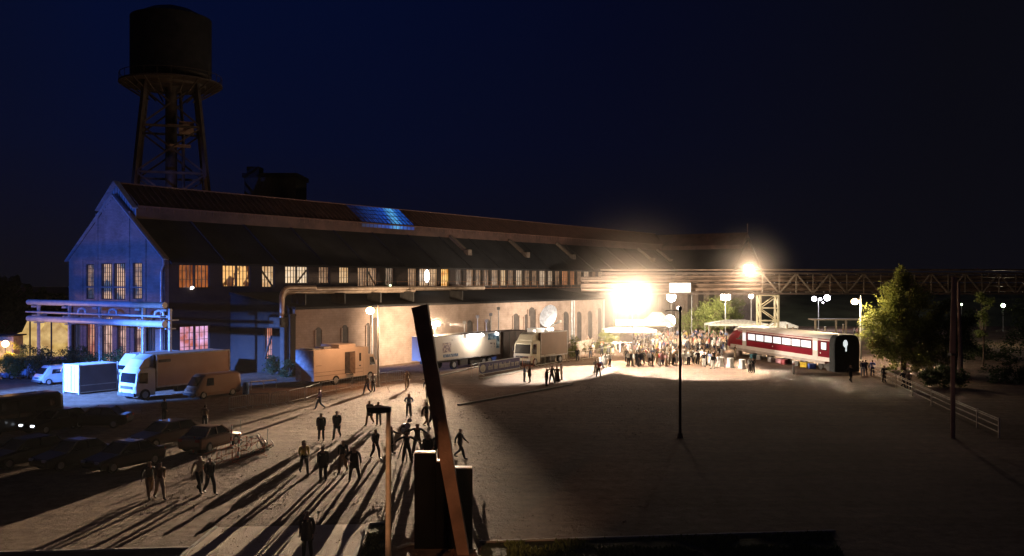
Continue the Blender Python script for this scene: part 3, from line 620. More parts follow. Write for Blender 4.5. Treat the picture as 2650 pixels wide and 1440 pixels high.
mast('floodlight_mast', (PF.x - .4, PF.y + .3), PF.z - .2, 'slim mast with a white floodlight just right of the leaning column top', 'floodlight', arm=(.4, -.3, .2), head=lambda o, p: (bank(2, 1, .5, LAMPW)(o, p), (lambda q: (q.bb((p.x - .9, p.y - 1.3, p.z - .02), (p.x + .9, p.y + .1, p.z + .0)), q.bb((p.x - .9, p.y - 1.3, p.z + .0), (p.x - .86, p.y + .1, p.z + .3)), q.build('added_visor', STEEL, o)))(MB()))[0])  # plate over the lamp is added to cut off its upward light
mast('floodlight_mast', (PM.x, PM.y + .3), PM.z - .7, 'tall mast carrying the brightest bank of floodlights above the crowd', 'floodlight', arm=(0, -.3, .7), head=bank(4, 3, .62, LAMPBIG))
o = thing('trestle_floodlight', (PT.x, PT.y, BT + .15), 0, 'bright floodlight standing on top of the pipe bridge above the carriage', 'floodlight')
q = MB(); q.bb((-.05, -.05, 0), (.05, .05, 1.0)); q.build('stand', STEEL, o); bank(2, 2, .62, LAMPBIG)(o, Vector((0, 0, PT.z - BT - .15 + .5)))
mast('floodlight_mast', (PU.x, PU.y + .3), PU.z - .4, 'floodlight mast seen under the bridge above the middle of the crowd', 'floodlight', arm=(0, -.3, .4), head=bank(3, 2, .55, LAMPBIG))
mast('street_lamp', (P3(978, 800, 88).x, 88.2), 7.75, 'street lamp with orange sodium light beside the pale broadcast van', 'street lamp', arm=(PS.x - P3(978, 800, 88).x, -.2, -.45), head=sod(LAMPS, r=.42), mt=GREY, r=.11)
mast('street_lamp', (P3(2228, 800, 106).x, 106.1), P3(0, 765, 106).z, 'street lamp with orange light in front of the big leafy tree', 'street lamp', arm=(PR.x - P3(2228, 800, 106).x, -.1, PR.z - P3(0, 765, 106).z), head=sod(LAMPS, r=.42), mt=GREY, r=.12)
pd = P3(2118, 775, 190); mast('lamp_post', (pd.x, pd.y), pd.z, 'distant lamp post with a cluster of cool white lights beyond the carriage', 'street lamp', arm=(0, -.1, .2), mt=GREY,
     head=lambda o, p: [(lambda q: (q.ball(p + Vector((dx, 0, dz)), r_), q.build('lamp_globe', LAMPC, o)))(MB()) for dx, dz, r_ in ((-.9, -.1, .5), (.35, -.2, .3), (1.75, .1, .62), (.9, -.9, .18))])
lamp('POINT', pd + Vector((1, -1.5, 0)), 2500, COOL, None, .5)
mast('lamp_post', (P3(1790, 780, 150).x, 150), 9.2, 'slim lamp post with a long curved arm standing behind the crowd', 'street lamp', arm=(-1.9, 0, .3), head=sod(LAMPW, r=.22), mt=GREY)
for px, py, Y, r, lab in ((1737, 767, 146, .75, 'round white globe lamp on a pole just under the white sign'), (1733, 828, 150, .95, 'round white globe lamp low above the crowd left of the thin pole'), (1944, 766, 170, .42, 'small white globe lamp under the bridge left of the trestle'), (1757, 797, 160, .3, 'tiny lamp on a thin post above the crowd'), (2596, 790, 185, .4, 'far greenish white lamp right of the tall mast'), (2488, 788, 185, .2, 'far small green lamp behind the tall mast')):
    p = P3(px, py, Y); mast('globe_lamp', (p.x, p.y), p.z - r, lab, 'globe lamp', mt=GREY, r=.06, head=lambda o, h, r=r, g=(px > 2400): (lambda q: (q.ball(h + Vector((0, 0, r * .8)), r), q.build('globe', lightmat('lit_green_globe', (.75, 1, .6), 9) if g else LAMPW, o)))(MB()))
lamp('POINT', P3(2600, 775, 146), 900, (1, .9, .6), None, .4)
lamp('POINT', P3(2475, 940, 56), 14, (1, .62, .45), None, .4)
# blue floodlight mast just outside the picture
def bluehead(o, p):
    q = MB(); q.box(p + Vector((0, 0, 0)), (.8, .3, .6)); q.build('lamp_frame', STEEL, o)
mast('floodlight_mast', (PB.x - .6, PB.y - .6), PB.z, 'mast with a blue floodlight left of the parked cars', 'floodlight', head=bluehead)
# small green-white square lamp high on the right
# tall poles on the right and the thin pole on the square
o = thing('tall_pole', (gp(2466, 1134).x, gp(2466, 1134).y, 0), 0, 'tall brownish pole in front of the railing, reaching up to the pipe bridge', 'pole')
q = MB(); q.cyl((0, 0, 0), (0, 0, 5.4), .15, .14, 12); q.cyl((-.02, 0, 5.4), (.1, .0, 10.35), .20, .16, 12); q.build('pole', mat('brown_pole', (.30, .2, .16), .8, 0, .2, 1.2), o)
q = MB(); q.bb((-.22, -.22, 5.3), (.22, .22, 5.45)); q.build('collar', STEEL, o)
v = gp(2487, 971); o = thing('tall_pole', (v.x, v.y, 0), 0, 'second pole standing further back just right of the tall brownish pole', 'pole')
q = MB(); q.cyl((0, 0, 0), (-.3, 0, 10), .26, .16, 12); q.cyl((0, 0, 0), (0, 0, .3), .4, .35, 12); q.build('pole', mat('brown_pole', (.30, .2, .16)), o)
v = gp(1760, 1133); o = thing('lamp_pole', (v.x, v.y, 0), 0, 'thin dark unlit pole standing alone on the open square', 'pole')
q = MB(); q.cyl((0, 0, 0), (0, 0, 8.25), .10, .075, 10); q.cyl((0, 0, 0), (0, 0, .3), .2, .15, 10); q.build('pole', mat('dark_pole', (.10, .06, .045), .7), o)
q = MB(); q.tube([(0, 0, 8.15), (-.65, 0, 8.2), (-.95, 0, 8.15)], .03); q.ball((0, 0, 8.3), (.13, .13, .16)); q.build('arm', STEEL, o)
# foreground street lamp seen from above
Yl = 30.; pl = P3(1005, 1058, Yl); o = thing('street_lamp', (pl.x, pl.y, 0), 0, 'unlit foreground street lamp with a flat dark head seen from above', 'street lamp')
q = MB(); q.cyl((0, 0, 0), (0, 0, pl.z), .105, .075, 12); q.cyl((0, 0, 0), (0, 0, .9), .15, .14, 12); q.build('pole', mat('lamp_pole_paint', (.5, .4, .3), .5), o)
q = MB(); q.loft([[(x, y * s, z) for (y, z) in ((-.2, .02), (.2, .02), (.16, .17), (-.16, .17))] for x, s in ((.08, 1), (-.35, 1.15), (-.68, .55))]); q.build('lamp_head', mat('black_lamp', (.02, .02, .02), .5), o, Matrix.Translation((0, 0, pl.z - .12)))
q = MB(); q.bb((-.55, -.14, pl.z - .14), (-.1, .14, pl.z - .105)); q.build('lamp_glass', GLASS, o)
# leaning steel column and the three stepped slabs next to it
A = gp(1200, 1437); A.z = 0; A = Vector((A.x, A.y, 0)); T = P3(1086, 792, A.y - .3)
o = thing('leaning_column', A, 0, 'tall leaning rust coloured steel column in the foreground', 'column')
q = MB(); rr = random.Random(3); rings = []
n = 22
for k in range(n + 1):
    t = k / n; c = (T - A) * t; w = .215 + .07 * t + (rr.uniform(-.012, .018) if t > .45 else 0); dpt = .2; tw = .15
    tilt = (.07 if k == n else 0)
    rings.append([(c.x - w, c.y - dpt, c.z - tilt), (c.x + w, c.y - dpt, c.z + tilt), (c.x + w + rr.uniform(-.01, .02), c.y + dpt, c.z + tilt), (c.x - w, c.y + dpt, c.z - tilt)])
q.loft(rings); q.build('shaft', mat('rust_column', (.24, .135, .09), .75, .1, .35, .9, .3, 6), o)
q = MB(); q.bb((-.5, -.45, 0), (.5, .45, .06)); 
for sx_ in (-.4, .4):
    for sy in (-.35, .35): q.cyl((sx_, sy, .06), (sx_, sy, .12), .04, n=6)
q.build('base_plate', RUST, o)
Ys = 34.9; o = thing('steel_slab_screen', (P3(1145, 1200, Ys).x, Ys, 0), 0, 'three dark upright slabs with stepped tops beside the leaning column', 'slab screen')
x0 = P3(1145, 1200, Ys).x
for a, c, y in ((1072, 1127, 1175), (1127.5, 1174, 1197), (1174.5, 1222, 1215)):
    xa, xb = P3(a, 0, Ys).x - x0, P3(c, 0, Ys).x - x0; z = P3(0, y, Ys).z; q = MB(); q.bb((xa, 0, 0), (xb, .42, z), bev=.02); q.build('slab', mat('slab_steel', (.006, .005, .005), .9, 0, .3, 1, spec=.05), o)
    q = MB(); q.bb((xa + .02, .05, z + .002), (xb - .02, .44, z + .05), bev=.01); q.build('cap', mat('slab_lit_edge', (.62, .55, .5), .5), o)  # pale cap paints the floodlight caught along the slab top
# white sign under the bridge
p = P3(1760, 745, 138.6); o = thing('sign_box', (p.x, p.y, p.z), 0, 'white illuminated rectangular sign hung on the pipe bridge', 'sign')
q = MB(); q.box((0, 0, 0), (3.2, .2, 1.45), bev=.04); q.build('frame', WHITE, o); q = MB(); q.box((0, -.11, 0), (3.0, .02, 1.28)); q.build('panel', lightmat('lit_sign_panel', (.86, .84, .95), .95), o)
q = MB(); q.bar((-1.2, .05, .7), (-1.2, .6, 1.8), .06); q.bar((1.2, .05, .7), (1.2, .6, 1.8), .06); q.build('hanger', STEEL, o)
# ------------------------------------------------------------------ vehicles (front towards -x)
def wheels(o, xs, y, r, w=.22, both=True):
    for x in xs:
        for s in ((-1, 1) if both else (-1,)):
            q = MB(); q.cyl((x, s * y - s * w, r), (x, s * y, r), r, None, 18); t_ = q.build('wheel', BLACK, o)
            q = MB(); q.cyl((x, s * y + s * .004, r), (x, s * y + s * .02, r), r * .6, None, 12); q.build('rim', GALV, t_)
def paint(name, col): return mat(name, col, .35, .1, .06, 1, coat=.5)
def car(loc, rz, label, col, pname, L=4.3, Wd=1.7, Ht=1.42, style='sedan', group='cars parked in the dark foreground', lights=False, name='parked_car'):  # lights: front lenses glow in place of reflected glints
    o = thing(name, loc, rz, label, 'car', group); pm = paint(pname, col); h = Wd / 2; a, b_ = -L / 2, L / 2; st = style
    tail = .92 if st == 'sedan' else .98
    body = [(a, .42, .60, .84), (a + .12, .26, .70, .94), (a + .9, .22, .84, 1.0), (a + 1.3, .2, .92, 1.0), (0, .2, .95, 1.0), (b_ - 1.0, .2, .97, 1.0), (b_ - .15, .25, tail, .95), (b_, .45, tail - .12, .86)]
    q = MB(); q.loft([[(x, -h * k * .94, zl), (x, -h * k, zl + .2), (x, -h * k, zt - .12), (x, -h * k * .9, zt), (x, h * k * .9, zt), (x, h * k, zt - .12), (x, h * k, zl + .2), (x, h * k * .94, zl)] for x, zl, zt, k in body], smooth=False); q.build('body', pm, o)
    xa, xb, ta, tb = a + 1.25, b_ - (.55 if st == 'sedan' else .18), a + 1.95, b_ - (1.2 if st == 'sedan' else .6)
    g0, g1 = .9, Ht - .04
    q = MB(); w0, w1 = h * .9, h * .72
    q.add([(xa, -w0, g0), (xb, -w0, g0), (xb, w0, g0), (xa, w0, g0), (ta, -w1, g1), (tb, -w1, g1), (tb, w1, g1), (ta, w1, g1)], [(0, 1, 5, 4), (1, 2, 6, 5), (2, 3, 7, 6), (3, 0, 4, 7), (4, 5, 6, 7)]); q.build('window', GLASS, o)
    q = MB(); q.loft([[(x, -w, z), (x, w, z), (x, w * .9, z + dz), (x, -w * .9, z + dz)] for x, w, z, dz in ((ta - .05, w1 * .96, g1 - .02, .01), (ta + .2, w1 + .02, g1 + .0, .05), (tb - .2, w1 + .02, g1 + .0, .05), (tb + .05, w1 * .96, g1 - .02, .01))])
    for s in (-1, 1):
        for (p0, p1) in (((xa, g0), (ta, g1)), ((xb, g0), (tb, g1))): q.bar((p0[0], s * w0, p0[1]), (p1[0], s * (w1 + .01), p1[1] + .01), .07)
        xm = (xa + xb) / 2 + .05; q.bar((xm, s * (w0 + .0), g0), (xm, s * (w1 + .01), g1), .07)
    q.build('roof', pm, o)
    wheels(o, (a + .8, b_ - .85), h + .0, .31)
    for s in (-1, 1):
        q = MB(); q.box((a + .03, s * h * .62, .62), (.1, .32, .15), bev=.03); q.build('headlight', mat('lamp_lens', (.6, .6, .62), .08, .6) if not lights else lightmat('glint_headlamp', (.8, .88, 1), 3), o)  # glowing lens imitates the blue floodlight's reflection, the headlamps are off
        q = MB(); q.box((b_ - .03, s * h * .68, .78), (.08, .28, .16), bev=.02); q.build('tail_light', mat('red_lens', (.4, .03, .02), .2), o)
        q = MB(); q.box((xa + .45, s * (h + .1), .98), (.12, .18, .12), bev=.03); q.build('mirror', pm, o)
    return o
def van(loc, rz, label, col, pname, L=4.8, Wd=1.8, Ht=1.95, group=None, box=False):
    o = thing('parked_van', loc, rz, label, 'van', group); pm = paint(pname, col); h = Wd / 2; a, b_ = -L / 2, L / 2
    st = [(a, .4, .85, .9, .86), (a + .25, .28, 1.02, .98, .9), (a + .75, .25, Ht * .90, 1.0, .82), (a + 1.05, .25, Ht, 1.0, .84), (b_ - .2, .25, Ht, 1.0, .86), (b_, .3, Ht - .15, .97, .84)]
    q = MB(); q.loft([[(x, -h * k * .95, zl), (x, -h * k, zl + .25), (x, -h * k, zl + (zt - zl) * .55), (x, -h * k * kt / .9 * .96, zt - .1), (x, -h * kt * .8, zt), (x, h * kt * .8, zt), (x, h * k * kt / .9 * .96, zt - .1), (x, h * k, zl + (zt - zl) * .55), (x, h * k, zl + .25), (x, h * k * .95, zl)] for x, zl, zt, k, kt in st]); q.build('body', pm, o)
    q = MB(); q.add([(a + .26, -h * .78, 1.08), (a + .26, h * .78, 1.08), (a + .72, h * .70, Ht * .88), (a + .72, -h * .70, Ht * .88)], [(0, 1, 2, 3)]); 
    o2 = q.build('windscreen', GLASS, o); o2.location = (-.03, 0, .03)
    for s in (-1, 1):
        q = MB(); n = 1 if box else 3
        for k in range(n):
            xx = a + 1.0 + k * (L - 1.5) / n; q.add([(xx, s * (h + .012), 1.1), (xx + (L - 1.5) / n - .12 if not box else xx + .8, s * (h + .012), 1.1), (xx + (L - 1.5) / n - .12 if not box else xx + .8, s * (h * .95 + .012), Ht - .32), (xx + (.15 if k == 0 else 0), s * (h * .95 + .012), Ht - .32)], [(0, 1, 2, 3)])
        q.build('window', GLASS, o)
        q = MB(); q.box((a + .05, s * h * .66, .72), (.1, .3, .18), bev=.03); q.build('headlight', mat('lamp_lens', (.6, .6, .62)), o)
        q = MB(); q.box((b_, s * h * .85, 1.0), (.06, .12, .4)); q.build('tail_light', mat('red_lens', (.4, .03, .02)), o)
    q = MB(); q.box((a - .02, 0, .42), (.18, Wd * .96, .2), bev=.05); q.box((a + .01, 0, .72), (.04, .7, .14)); q.build('bumper', mat('grey_plastic', (.07, .07, .07), .6), o)
    wheels(o, (a + .75, b_ - .9), h + .0, .33)
    return o
# cargo container and lorries aligned with the hall
def at_front(px, py, L, W_): # centre of a vehicle whose near front corner stands at this ground point
    v = gp(px, py); return Vector((v.x + .567 * L / 2 - .824 * W_ / 2, v.y + .824 * L / 2 + .567 * W_ / 2, 0))
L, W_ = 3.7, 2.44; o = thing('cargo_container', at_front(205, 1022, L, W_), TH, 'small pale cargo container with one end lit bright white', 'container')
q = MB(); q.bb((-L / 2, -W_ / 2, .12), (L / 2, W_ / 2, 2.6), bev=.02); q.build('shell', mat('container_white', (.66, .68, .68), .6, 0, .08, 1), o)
q = MB(); q.bb((-L / 2 + .1, -W_ / 2 - .012, .2), (L / 2 - .1, -W_ / 2 - .002, 2.52)); q.build('shade_panel', mat('container_shade', (.10, .10, .13), .7, 0, .15, 1), o)  # dark panel puts the shade of the long side into its colour
q = MB()
for s in (-1, 1):
    for e_ in (-1, 1): q.bb((e_ * (L / 2 + .01) - .06, s * (W_ / 2 + .01) - .06, 0), (e_ * (L / 2 + .01) + .06, s * (W_ / 2 + .01) + .06, 2.66))
for s in (-1, 1): q.bb((-L / 2 + .08, s * W_ / 2 - .05, .75), (L / 2 - .08, s * (W_ / 2 + .025), .83))
q.build('corner_post', mat('grey_post', (.35, .36, .38), .6), o)
q = MB()
for y in (-.55, -.08, .08, .55): q.cyl((-L / 2 - .04, y, .25), (-L / 2 - .04, y, 2.5), .02, n=6)
q.build('lock_rod', GALV, o)
def lorry(loc, label, L, W_, Ht, cabL, col_box, boxn, col_cab, cabn, boxz=1.0, cabh=2.7, spoiler=True, door=None, rz=TH, name='box_truck', axles=None, group=None):
    o = thing(name, loc, rz, label, 'truck', group); a, b_ = -L / 2, L / 2; h = W_ / 2; pc, pb = paint(cabn, col_cab), mat(boxn, col_box, .6, 0, .08, .8)
    ax = a + cabL + .15
    q = MB(); q.bb((ax, -h, boxz), (b_, h, Ht), bev=.03); bx = q.build('cargo_box', pb, o)
    q = MB()
    for s in (-1, 1):
        for z in (boxz - .03, Ht - .09): q.bb((ax - .02, s * (h + .012) - .02, z), (b_ + .02, s * (h + .012) + .02, z + .13))
        for xx in (ax, b_): q.bb((xx - .05, s * (h + .014) - .02, boxz), (xx + .05, s * (h + .014) + .02, Ht - .0))
    q.build('edge_rail', mat('rail_grey', (.4, .38, .36), .5), bx)
    q = MB(); q.bb((a + .4, -.45, .55), (b_ - .1, .45, .9)); q.bb((ax + 2, -h + .02, .45), (ax + 3.2, -h + .5, .95)); q.build('chassis', STEEL, o)
    st = [(a, .45, 1.35, .92), (a + .08, .4, 1.45, 1.0), (a + .22, .4, cabh - .35, .98), (a + .5, .4, cabh, .95), (a + cabL, .4, cabh, 1.0)]
    q = MB(); q.loft([[(x, -h * k, zl), (x, -h * k, zt - .12), (x, -h * k * .9, zt), (x, h * k * .9, zt), (x, h * k, zt - .12), (x, h * k, zl)] for x, zl, zt, k in st]); cb = q.build('cab', pc, o)
    q = MB(); q.add([(a + .06, -h * .86, 1.5), (a + .06, h * .86, 1.5), (a + .19, h * .84, cabh - .4), (a + .19, -h * .84, cabh - .4)], [(0, 1, 2, 3)]); q.build('windscreen', GLASS, cb)
    for s in (-1, 1):
        q = MB(); q.add([(a + .35, s * (h + .01), 1.5), (a + cabL * .62, s * (h + .01), 1.4), (a + cabL * .62, s * (h + .01), cabh - .38), (a + .5, s * (h + .01), cabh - .38)], [(0, 1, 2, 3)]); q.build('side_window', GLASS, cb)
        q = MB(); q.box((a - .0, s * h * .72, .72), (.1, .36, .2), bev=.03); q.build('headlight', mat('lamp_lens', (.6, .6, .62)), cb)
        q = MB(); q.box((a + .15, s * (h + .2), 1.9), (.08, .14, .42)); q.bar((a + .2, s * h, 2.1), (a + .15, s * (h + .2), 2.1), .03); q.build('mirror', STEEL, cb)
    q = MB(); q.box((a - .03, 0, .52), (.2, W_ * .98, .3), bev=.05); q.box((a - .02, 0, 1.1), (.06, W_ * .7, .25)); q.build('bumper', mat('grey_plastic', (.07, .07, .07)), cb)
    if spoiler:
        q = MB(); q.loft([[(x, -h * .8, z0), (x, -h * .8, z1), (x, h * .8, z1), (x, h * .8, z0)] for x, z0, z1 in ((a + .5, cabh + .01, cabh + .08), (a + 1.0, cabh + .01, min(Ht, cabh + .7)), (a + cabL, cabh + .01, Ht + .05))]); q.build('wind_deflector', pc, cb)
    wheels(o, axles or (a + .95, b_ - 1.6), h - .02, .48, .3)
    return o
t1 = lorry(at_front(350, 1040, 9.6, 2.45), 'large box truck with its white cab front lit blue and its long side lit orange', 9.6, 2.45, 3.75, 1.9, (.42, .27, .19), 'truck_box_tan', (.6, .6, .6), 'truck_cab_white')
q = MB(); q.bb((-2.6, -1.245, 3.1), (-1.4, -1.232, 3.35)); q.build('vent', STEEL, t1)
lorry(at_front(320, 1012, 6.5, 2.3) + Vector((-1.2, 4, 0)), 'grey van body parked behind the white container and the large box truck', 6.5, 2.3, 2.95, 1.6, (.4, .42, .45), 'truck_box_grey', (.5, .5, .52), 'truck_cab_grey', cabh=2.3)
van(at_front(508, 1036, 4.7, 1.75), TH, 'tan panel van parked in front of the large box truck', (.40, .25, .17), 'van_tan', L=4.7, Wd=1.75, Ht=2.05, box=True)
# broadcast van
L, W_ = 8.9, 2.5; v = gp(812, 1004); loc = Vector((v.x + .567 * L / 2 - .824 * W_ / 2, v.y + .824 * L / 2 + .567 * W_ / 2, 0))
ob = thing('broadcast_van', loc, TH, 'pale peach broadcast truck with an open side door and steps', 'truck'); a, b_, h = -L / 2, L / 2, W_ / 2
PE = mat('peach_panel', (.62, .50, .40), .55, 0, .07, .8)
q = MB(); q.bb((a, -h, .55), (b_ - 2.2, h, 3.5), bev=.03); q.bb((a + 3.3, -h + .01, 3.503), (a + 5.6, h, 3.85)); q.bb((b_ - 2.2, -h, .6), (b_ - 1.5, h, 3.45), bev=.02); q.build('body', PE, ob)
q = MB(); q.bb((a - .03, -h + .05, 1.6), (a - .004, h - .05, 3.45)); q.bb((a - .03, h - .8, .6), (a - .005, h - .05, 1.58)); q.build('rear_door', mat('rear_white', (.7, .72, .74), .5), ob)
q = MB(); q.bb((a + 4.1, -h - .03, 1.0), (a + 5.5, -h - .004, 3.1)); dr = q.build('doorway', mat('door_dark', (.05, .04, .035), .8), ob)
q = MB(); q.bb((a + 4.75, -h - .75, 1.0), (a + 4.8, -h - .035, 3.05)); q.bb((a + 5.1, -h - .045, 2.2), (a + 5.4, -h - .032, 2.9)); q.build('door_leaf', mat('door_leaf', (.3, .22, .16), .6), dr)
q = MB(); q.bb((a + 6.1, -h - .02, 2.1), (a + 6.35, -h - .003, 2.9)); q.bb((a + 6.1, -h - .018, 1.6), (a + 6.3, -h - .003, 1.7)); q.build('side_window', GLASS, ob)
q = MB()
for z in (1.0, 1.35): q.bb((a + .05, -h - .015, z), (a + 6.6, -h - .002, z + .03))
q.bb((a + .3, -h - .015, 2.0), (a + 1.0, -h - .002, 2.03)); q.build('trim', mat('trim_dark', (.2, .13, .1), .6), ob)
q = MB()
for k in range(4): q.bb((a + 4.2, -h - .3 - k * .22, .85 - k * .25), (a + 5.0, -h - .08 - k * .22, .9 - k * .25))
q.tube([(a + 4.1, -h - .1, 1.0), (a + 4.1, -h - .1, 1.9), (a + 4.1, -h - 1.1, 1.0), (a + 4.1, -h - 1.1, .0)], .025); q.build('steps', STEEL, ob)
st = [(b_ - 1.5, .5, 2.75, 1.0), (b_ - .7, .45, 2.65, .98), (b_ - .25, .45, 1.75, .95), (b_, .5, 1.6, .9)]
q = MB(); q.loft([[(x, -h * k, zl), (x, -h * k, zt - .12), (x, -h * k * .9, zt), (x, h * k * .9, zt), (x, h * k, zt - .12), (x, h * k, zl)] for x, zl, zt, k in st]); cb = q.build('cab', PE, ob)
q = MB()
for s in (-1, 1): q.add([(b_ - 1.3, s * (h + .01), 1.6), (b_ - .45, s * (h * .98 + .01), 1.6), (b_ - .75, s * (h * .98 + .01), 2.4), (b_ - 1.3, s * (h + .01), 2.4)], [(0, 1, 2, 3)])
q.build('side_window', GLASS, cb); wheels(ob, (a + 2.9, b_ - 1.2), h + .004, .46, .3)
q = MB(); q.bb((a + 1, -h + .3, .35), (b_ - .2, h - .3, .62)); q.build('chassis', STEEL, ob)
q = MB(); q.bb((a + .2, -.9, 3.503), (a + 1.2, .9, 3.62)); q.bb((a + 1.9, -.6, 3.503), (a + 2.9, .6, 3.7)); q.build('roof_unit', GREY, ob)
# semi trailer with lamps along the top edge
v = gp(1176, 956); L, W_ = 13.6, 2.5; loc = Vector((v.x + .567 * 2.3 - .824 * W_ / 2, v.y + .824 * 2.3 + .567 * W_ / 2, 0))
tl = thing('semi_trailer', loc, TH, 'long white semi trailer with printed side and round lamps on its top edge', 'trailer'); a, b_, h = -L / 2, L / 2, W_ / 2
q = MB(); q.bb((a, -h, 1.15), (b_, h, 3.85), bev=.03); bx = q.build('cargo_box', mat('trailer_white', (.60, .54, .46), .5, 0, .06, .6), tl)
def blotch(name, c1, c2, sc, thr=.5):
    if name in MATS: return MATS[name]
    m = mat(name, c1, .6, 0, .1, sc, col2=c2); r_ = next(n for n in m.node_tree.nodes if n.type == 'VALTORGB'); r_.color_ramp.elements[0].position = thr - .03; r_.color_ramp.elements[1].position = thr + .03; return m
for (x0, x1, z0, z1, m_) in ((2.35, 3.9, 2.0, 3.1, blotch('poster_print', (.16, .10, .12), (.5, .4, .33), 3.2)), (2.45, 5.2, 1.45, 1.8, blotch('blue_lettering', (.08, .12, .2), (.30, .34, .4), 4)), (11.0, 13.4, 3.0, 3.75, blotch('blue_logo', (.03, .09, .15), (.25, .36, .42), 2)), (12.7, 13.4, 1.9, 3.0, blotch('blue_logo', (.03, .09, .15), (.25, .36, .42), 2)), (11.2, 12.4, 2.0, 2.75, blotch('small_print', (.12, .09, .09), (.58, .52, .45), 3, .42)), (2.2, 2.9, 3.3, 3.5, blotch('small_print', (.1, .1, .1), (.6, .5, .4), 3)), (4.0, 5.2, 3.25, 3.45, blotch('small_print', (.1, .1, .1), (.6, .5, .4), 3))):
    q = MB(); q.bb((a + x0, -h - .008, z0), (a + x1, -h - .002, z1)); q.build('printed_panel', m_, bx)
q = MB()
for s in (-1, 1): q.bb((a, s * (h + .012) - .015, 1.12), (b_, s * (h + .012) + .015, 1.24)); q.bb((a, s * (h + .012) - .015, 3.76), (b_, s * (h + .012) + .015, 3.9))
q.build('edge_rail', mat('rail_grey', (.4, .38, .36)), bx)
q = MB(); q.bb((a + .5, -.5, .8), (b_, .5, 1.13)); q.bb((a + 5.6, -h, .35), (a + 7.0, -h + .4, 1.0)); q.bb((a + 7.6, -h + .1, .45), (a + 10, -h + .15, .9)); q.build('chassis', STEEL, tl)
wheels(tl, (a + 4.5, a + 10.2, a + 11.4), h - .03, .5, .3)
for x in (7.0, 9.6, 12.6):
    q = MB(); q.ball((a + x, -h - .22, 3.66), .2); q.bar((a + x, -h, 3.9), (a + x, -h - .22, 3.8), .04); q.build('round_lamp', lightmat('lit_round_lamp', (1, .93, .88), 7), tl)
lamp('POINT', tl.location + Vector((.824 * 2.0 + .567 * 1, -.567 * 2.0 + .824 * 1, 3.6)), 900, (1, .85, .7), None, .2)
for k, px in enumerate((1202, 1236, 1259, 1270, 1290)):
    p = P3(px, 0, 120 + k); h_ = (4.5, 5.2, 4.6, 5.4, 6.2)[k]; o = thing('thin_post', (p.x, p.y, 0), 0, ('short thin post with a square head behind the trailer', 'second thin post behind the trailer', 'third bare thin post behind the trailer', 'thin post with a round head behind the trailer', 'tallest thin post behind the right end of the trailer')[k], 'post', 'thin posts behind the white trailer')
    q = MB(); q.cyl((0, 0, 0), (0, 0, h_), .07, n=8); q.build('pole', GALV, o); q = MB(); q.box((0, 0, h_ + .2), (.45, .1, .4), bev=.05); q.build('sign_head', GREY, o)
# dark container truck beside it
v = gp(1296, 938); L = 5.4; o = thing('dark_container', Vector((v.x + .567 * 3.2 - .824 * 1.25, v.y + .824 * 3.2 + .567 * 1.25, 0)), TH, 'dark brown container between the white trailer and the white cab truck', 'container')
q = MB(); q.bb((-L / 2, -1.25, .5), (L / 2, 1.25, 3.75), bev=.03); q.build('shell', mat('dark_brown_panel', (.06, .045, .04), .7), o)
q = MB()
for x in (-2.6, -1.3, 0, 1.3, 2.6): q.bb((x - .05, -1.29, .5), (x + .05, -1.252, 3.75))
q.bb((-L / 2, -1.0, .0), (L / 2, 1.0, .49)); q.build('rib', STEEL, o)
q = MB(); q.ball((1.2, -1.4, 1.95), .19); q.build('marker_lamp', lightmat('lit_amber_lamp', (1, .42, .06), 5), o)
# satellite truck
t2 = lorry(at_front(1374, 950, 8.2, 2.5), 'satellite truck with cream cab and brown box behind the barrier', 8.2, 2.5, 3.9, 2.0, (.22, .16, .12), 'truck_box_brown', (.66, .60, .44), 'truck_cab_cream', cabh=3.0)
q = MB(); q.bb((-2.0, -.7, 3.905), (-.4, .7, 4.4)); q.bb((.2, -.9, 3.905), (1.2, .9, 4.25), bev=.05); q.build('roof_unit', WHITE, t2)
q = MB(); q.ball((1.6, -.6, 4.15), .2); q.build('roof_lamp', lightmat('lit_round_lamp', (1, .93, .88), 7), t2)
q = MB(); q.bb((.6, -.15, 3.905), (2.6, .15, 4.1)); q.bar((1.6, 0, 4.1), (2.0, 0, 5.3), .22); q.bar((2.0, 0, 4.4), (3.4, -.6, 5.0), .14); q.box((3.4, -.6, 5.05), (.5, .3, .3)); q.build('dish_mount', WHITE, t2)
q = MB(); rings = []; nr = 28
for j in range(6):
    r_ = 1.42 * j / 5; rings.append([(.28 * (r_ / 1.42) ** 2 * -1, r_ * math.cos(2 * math.pi * i / nr), r_ * math.sin(2 * math.pi * i / nr)) for i in range(nr)])
q.loft(rings, smooth=True, caps=False); q.loft([[(p[0] + .05, p[1], p[2]) for p in r_] for r_ in rings], smooth=True, caps=False); q.loft([rings[-1], [(p[0] + .05, p[1], p[2]) for p in rings[-1]]], caps=False)
lamp('POINT', t2.location + nl(0, 0) * 0 + Vector((.567 * .2 + .824 * 1.1, .824 * .2 - .567 * 1.1, 4.9)), 420, (1, .93, .85), None, .15)
q.build('satellite_dish', mat('dish_white', (.8, .8, .8), .4), t2, Matrix.Translation((2.0, 0, 5.7)) @ Matrix.Rotation(math.radians(-12), 4, 'Z') @ Matrix.Rotation(math.radians(20), 4, 'Y'))
# low brown hoarding right of the satellite truck
A, B = gp(1462, 940), gp(1560, 915); d = B - A; o = thing('hoarding', A + Vector((-1.2, 2, 0)), math.atan2(d.y, d.x), 'low brown hoarding between the satellite truck and the crowd', 'hoarding')
q = MB(); q.bb((0, 0, 0), (d.length, .1, 1.9)); q.build('panel', mat('brown_board', (.22, .17, .13), .8), o); q = MB(); [q.bb((x, -.06, 0), (x + .08, -.002, 1.95)) for x in [i * 1.4 for i in range(int(d.length / 1.4) + 1)]]; q.build('batten', WOOD, o)
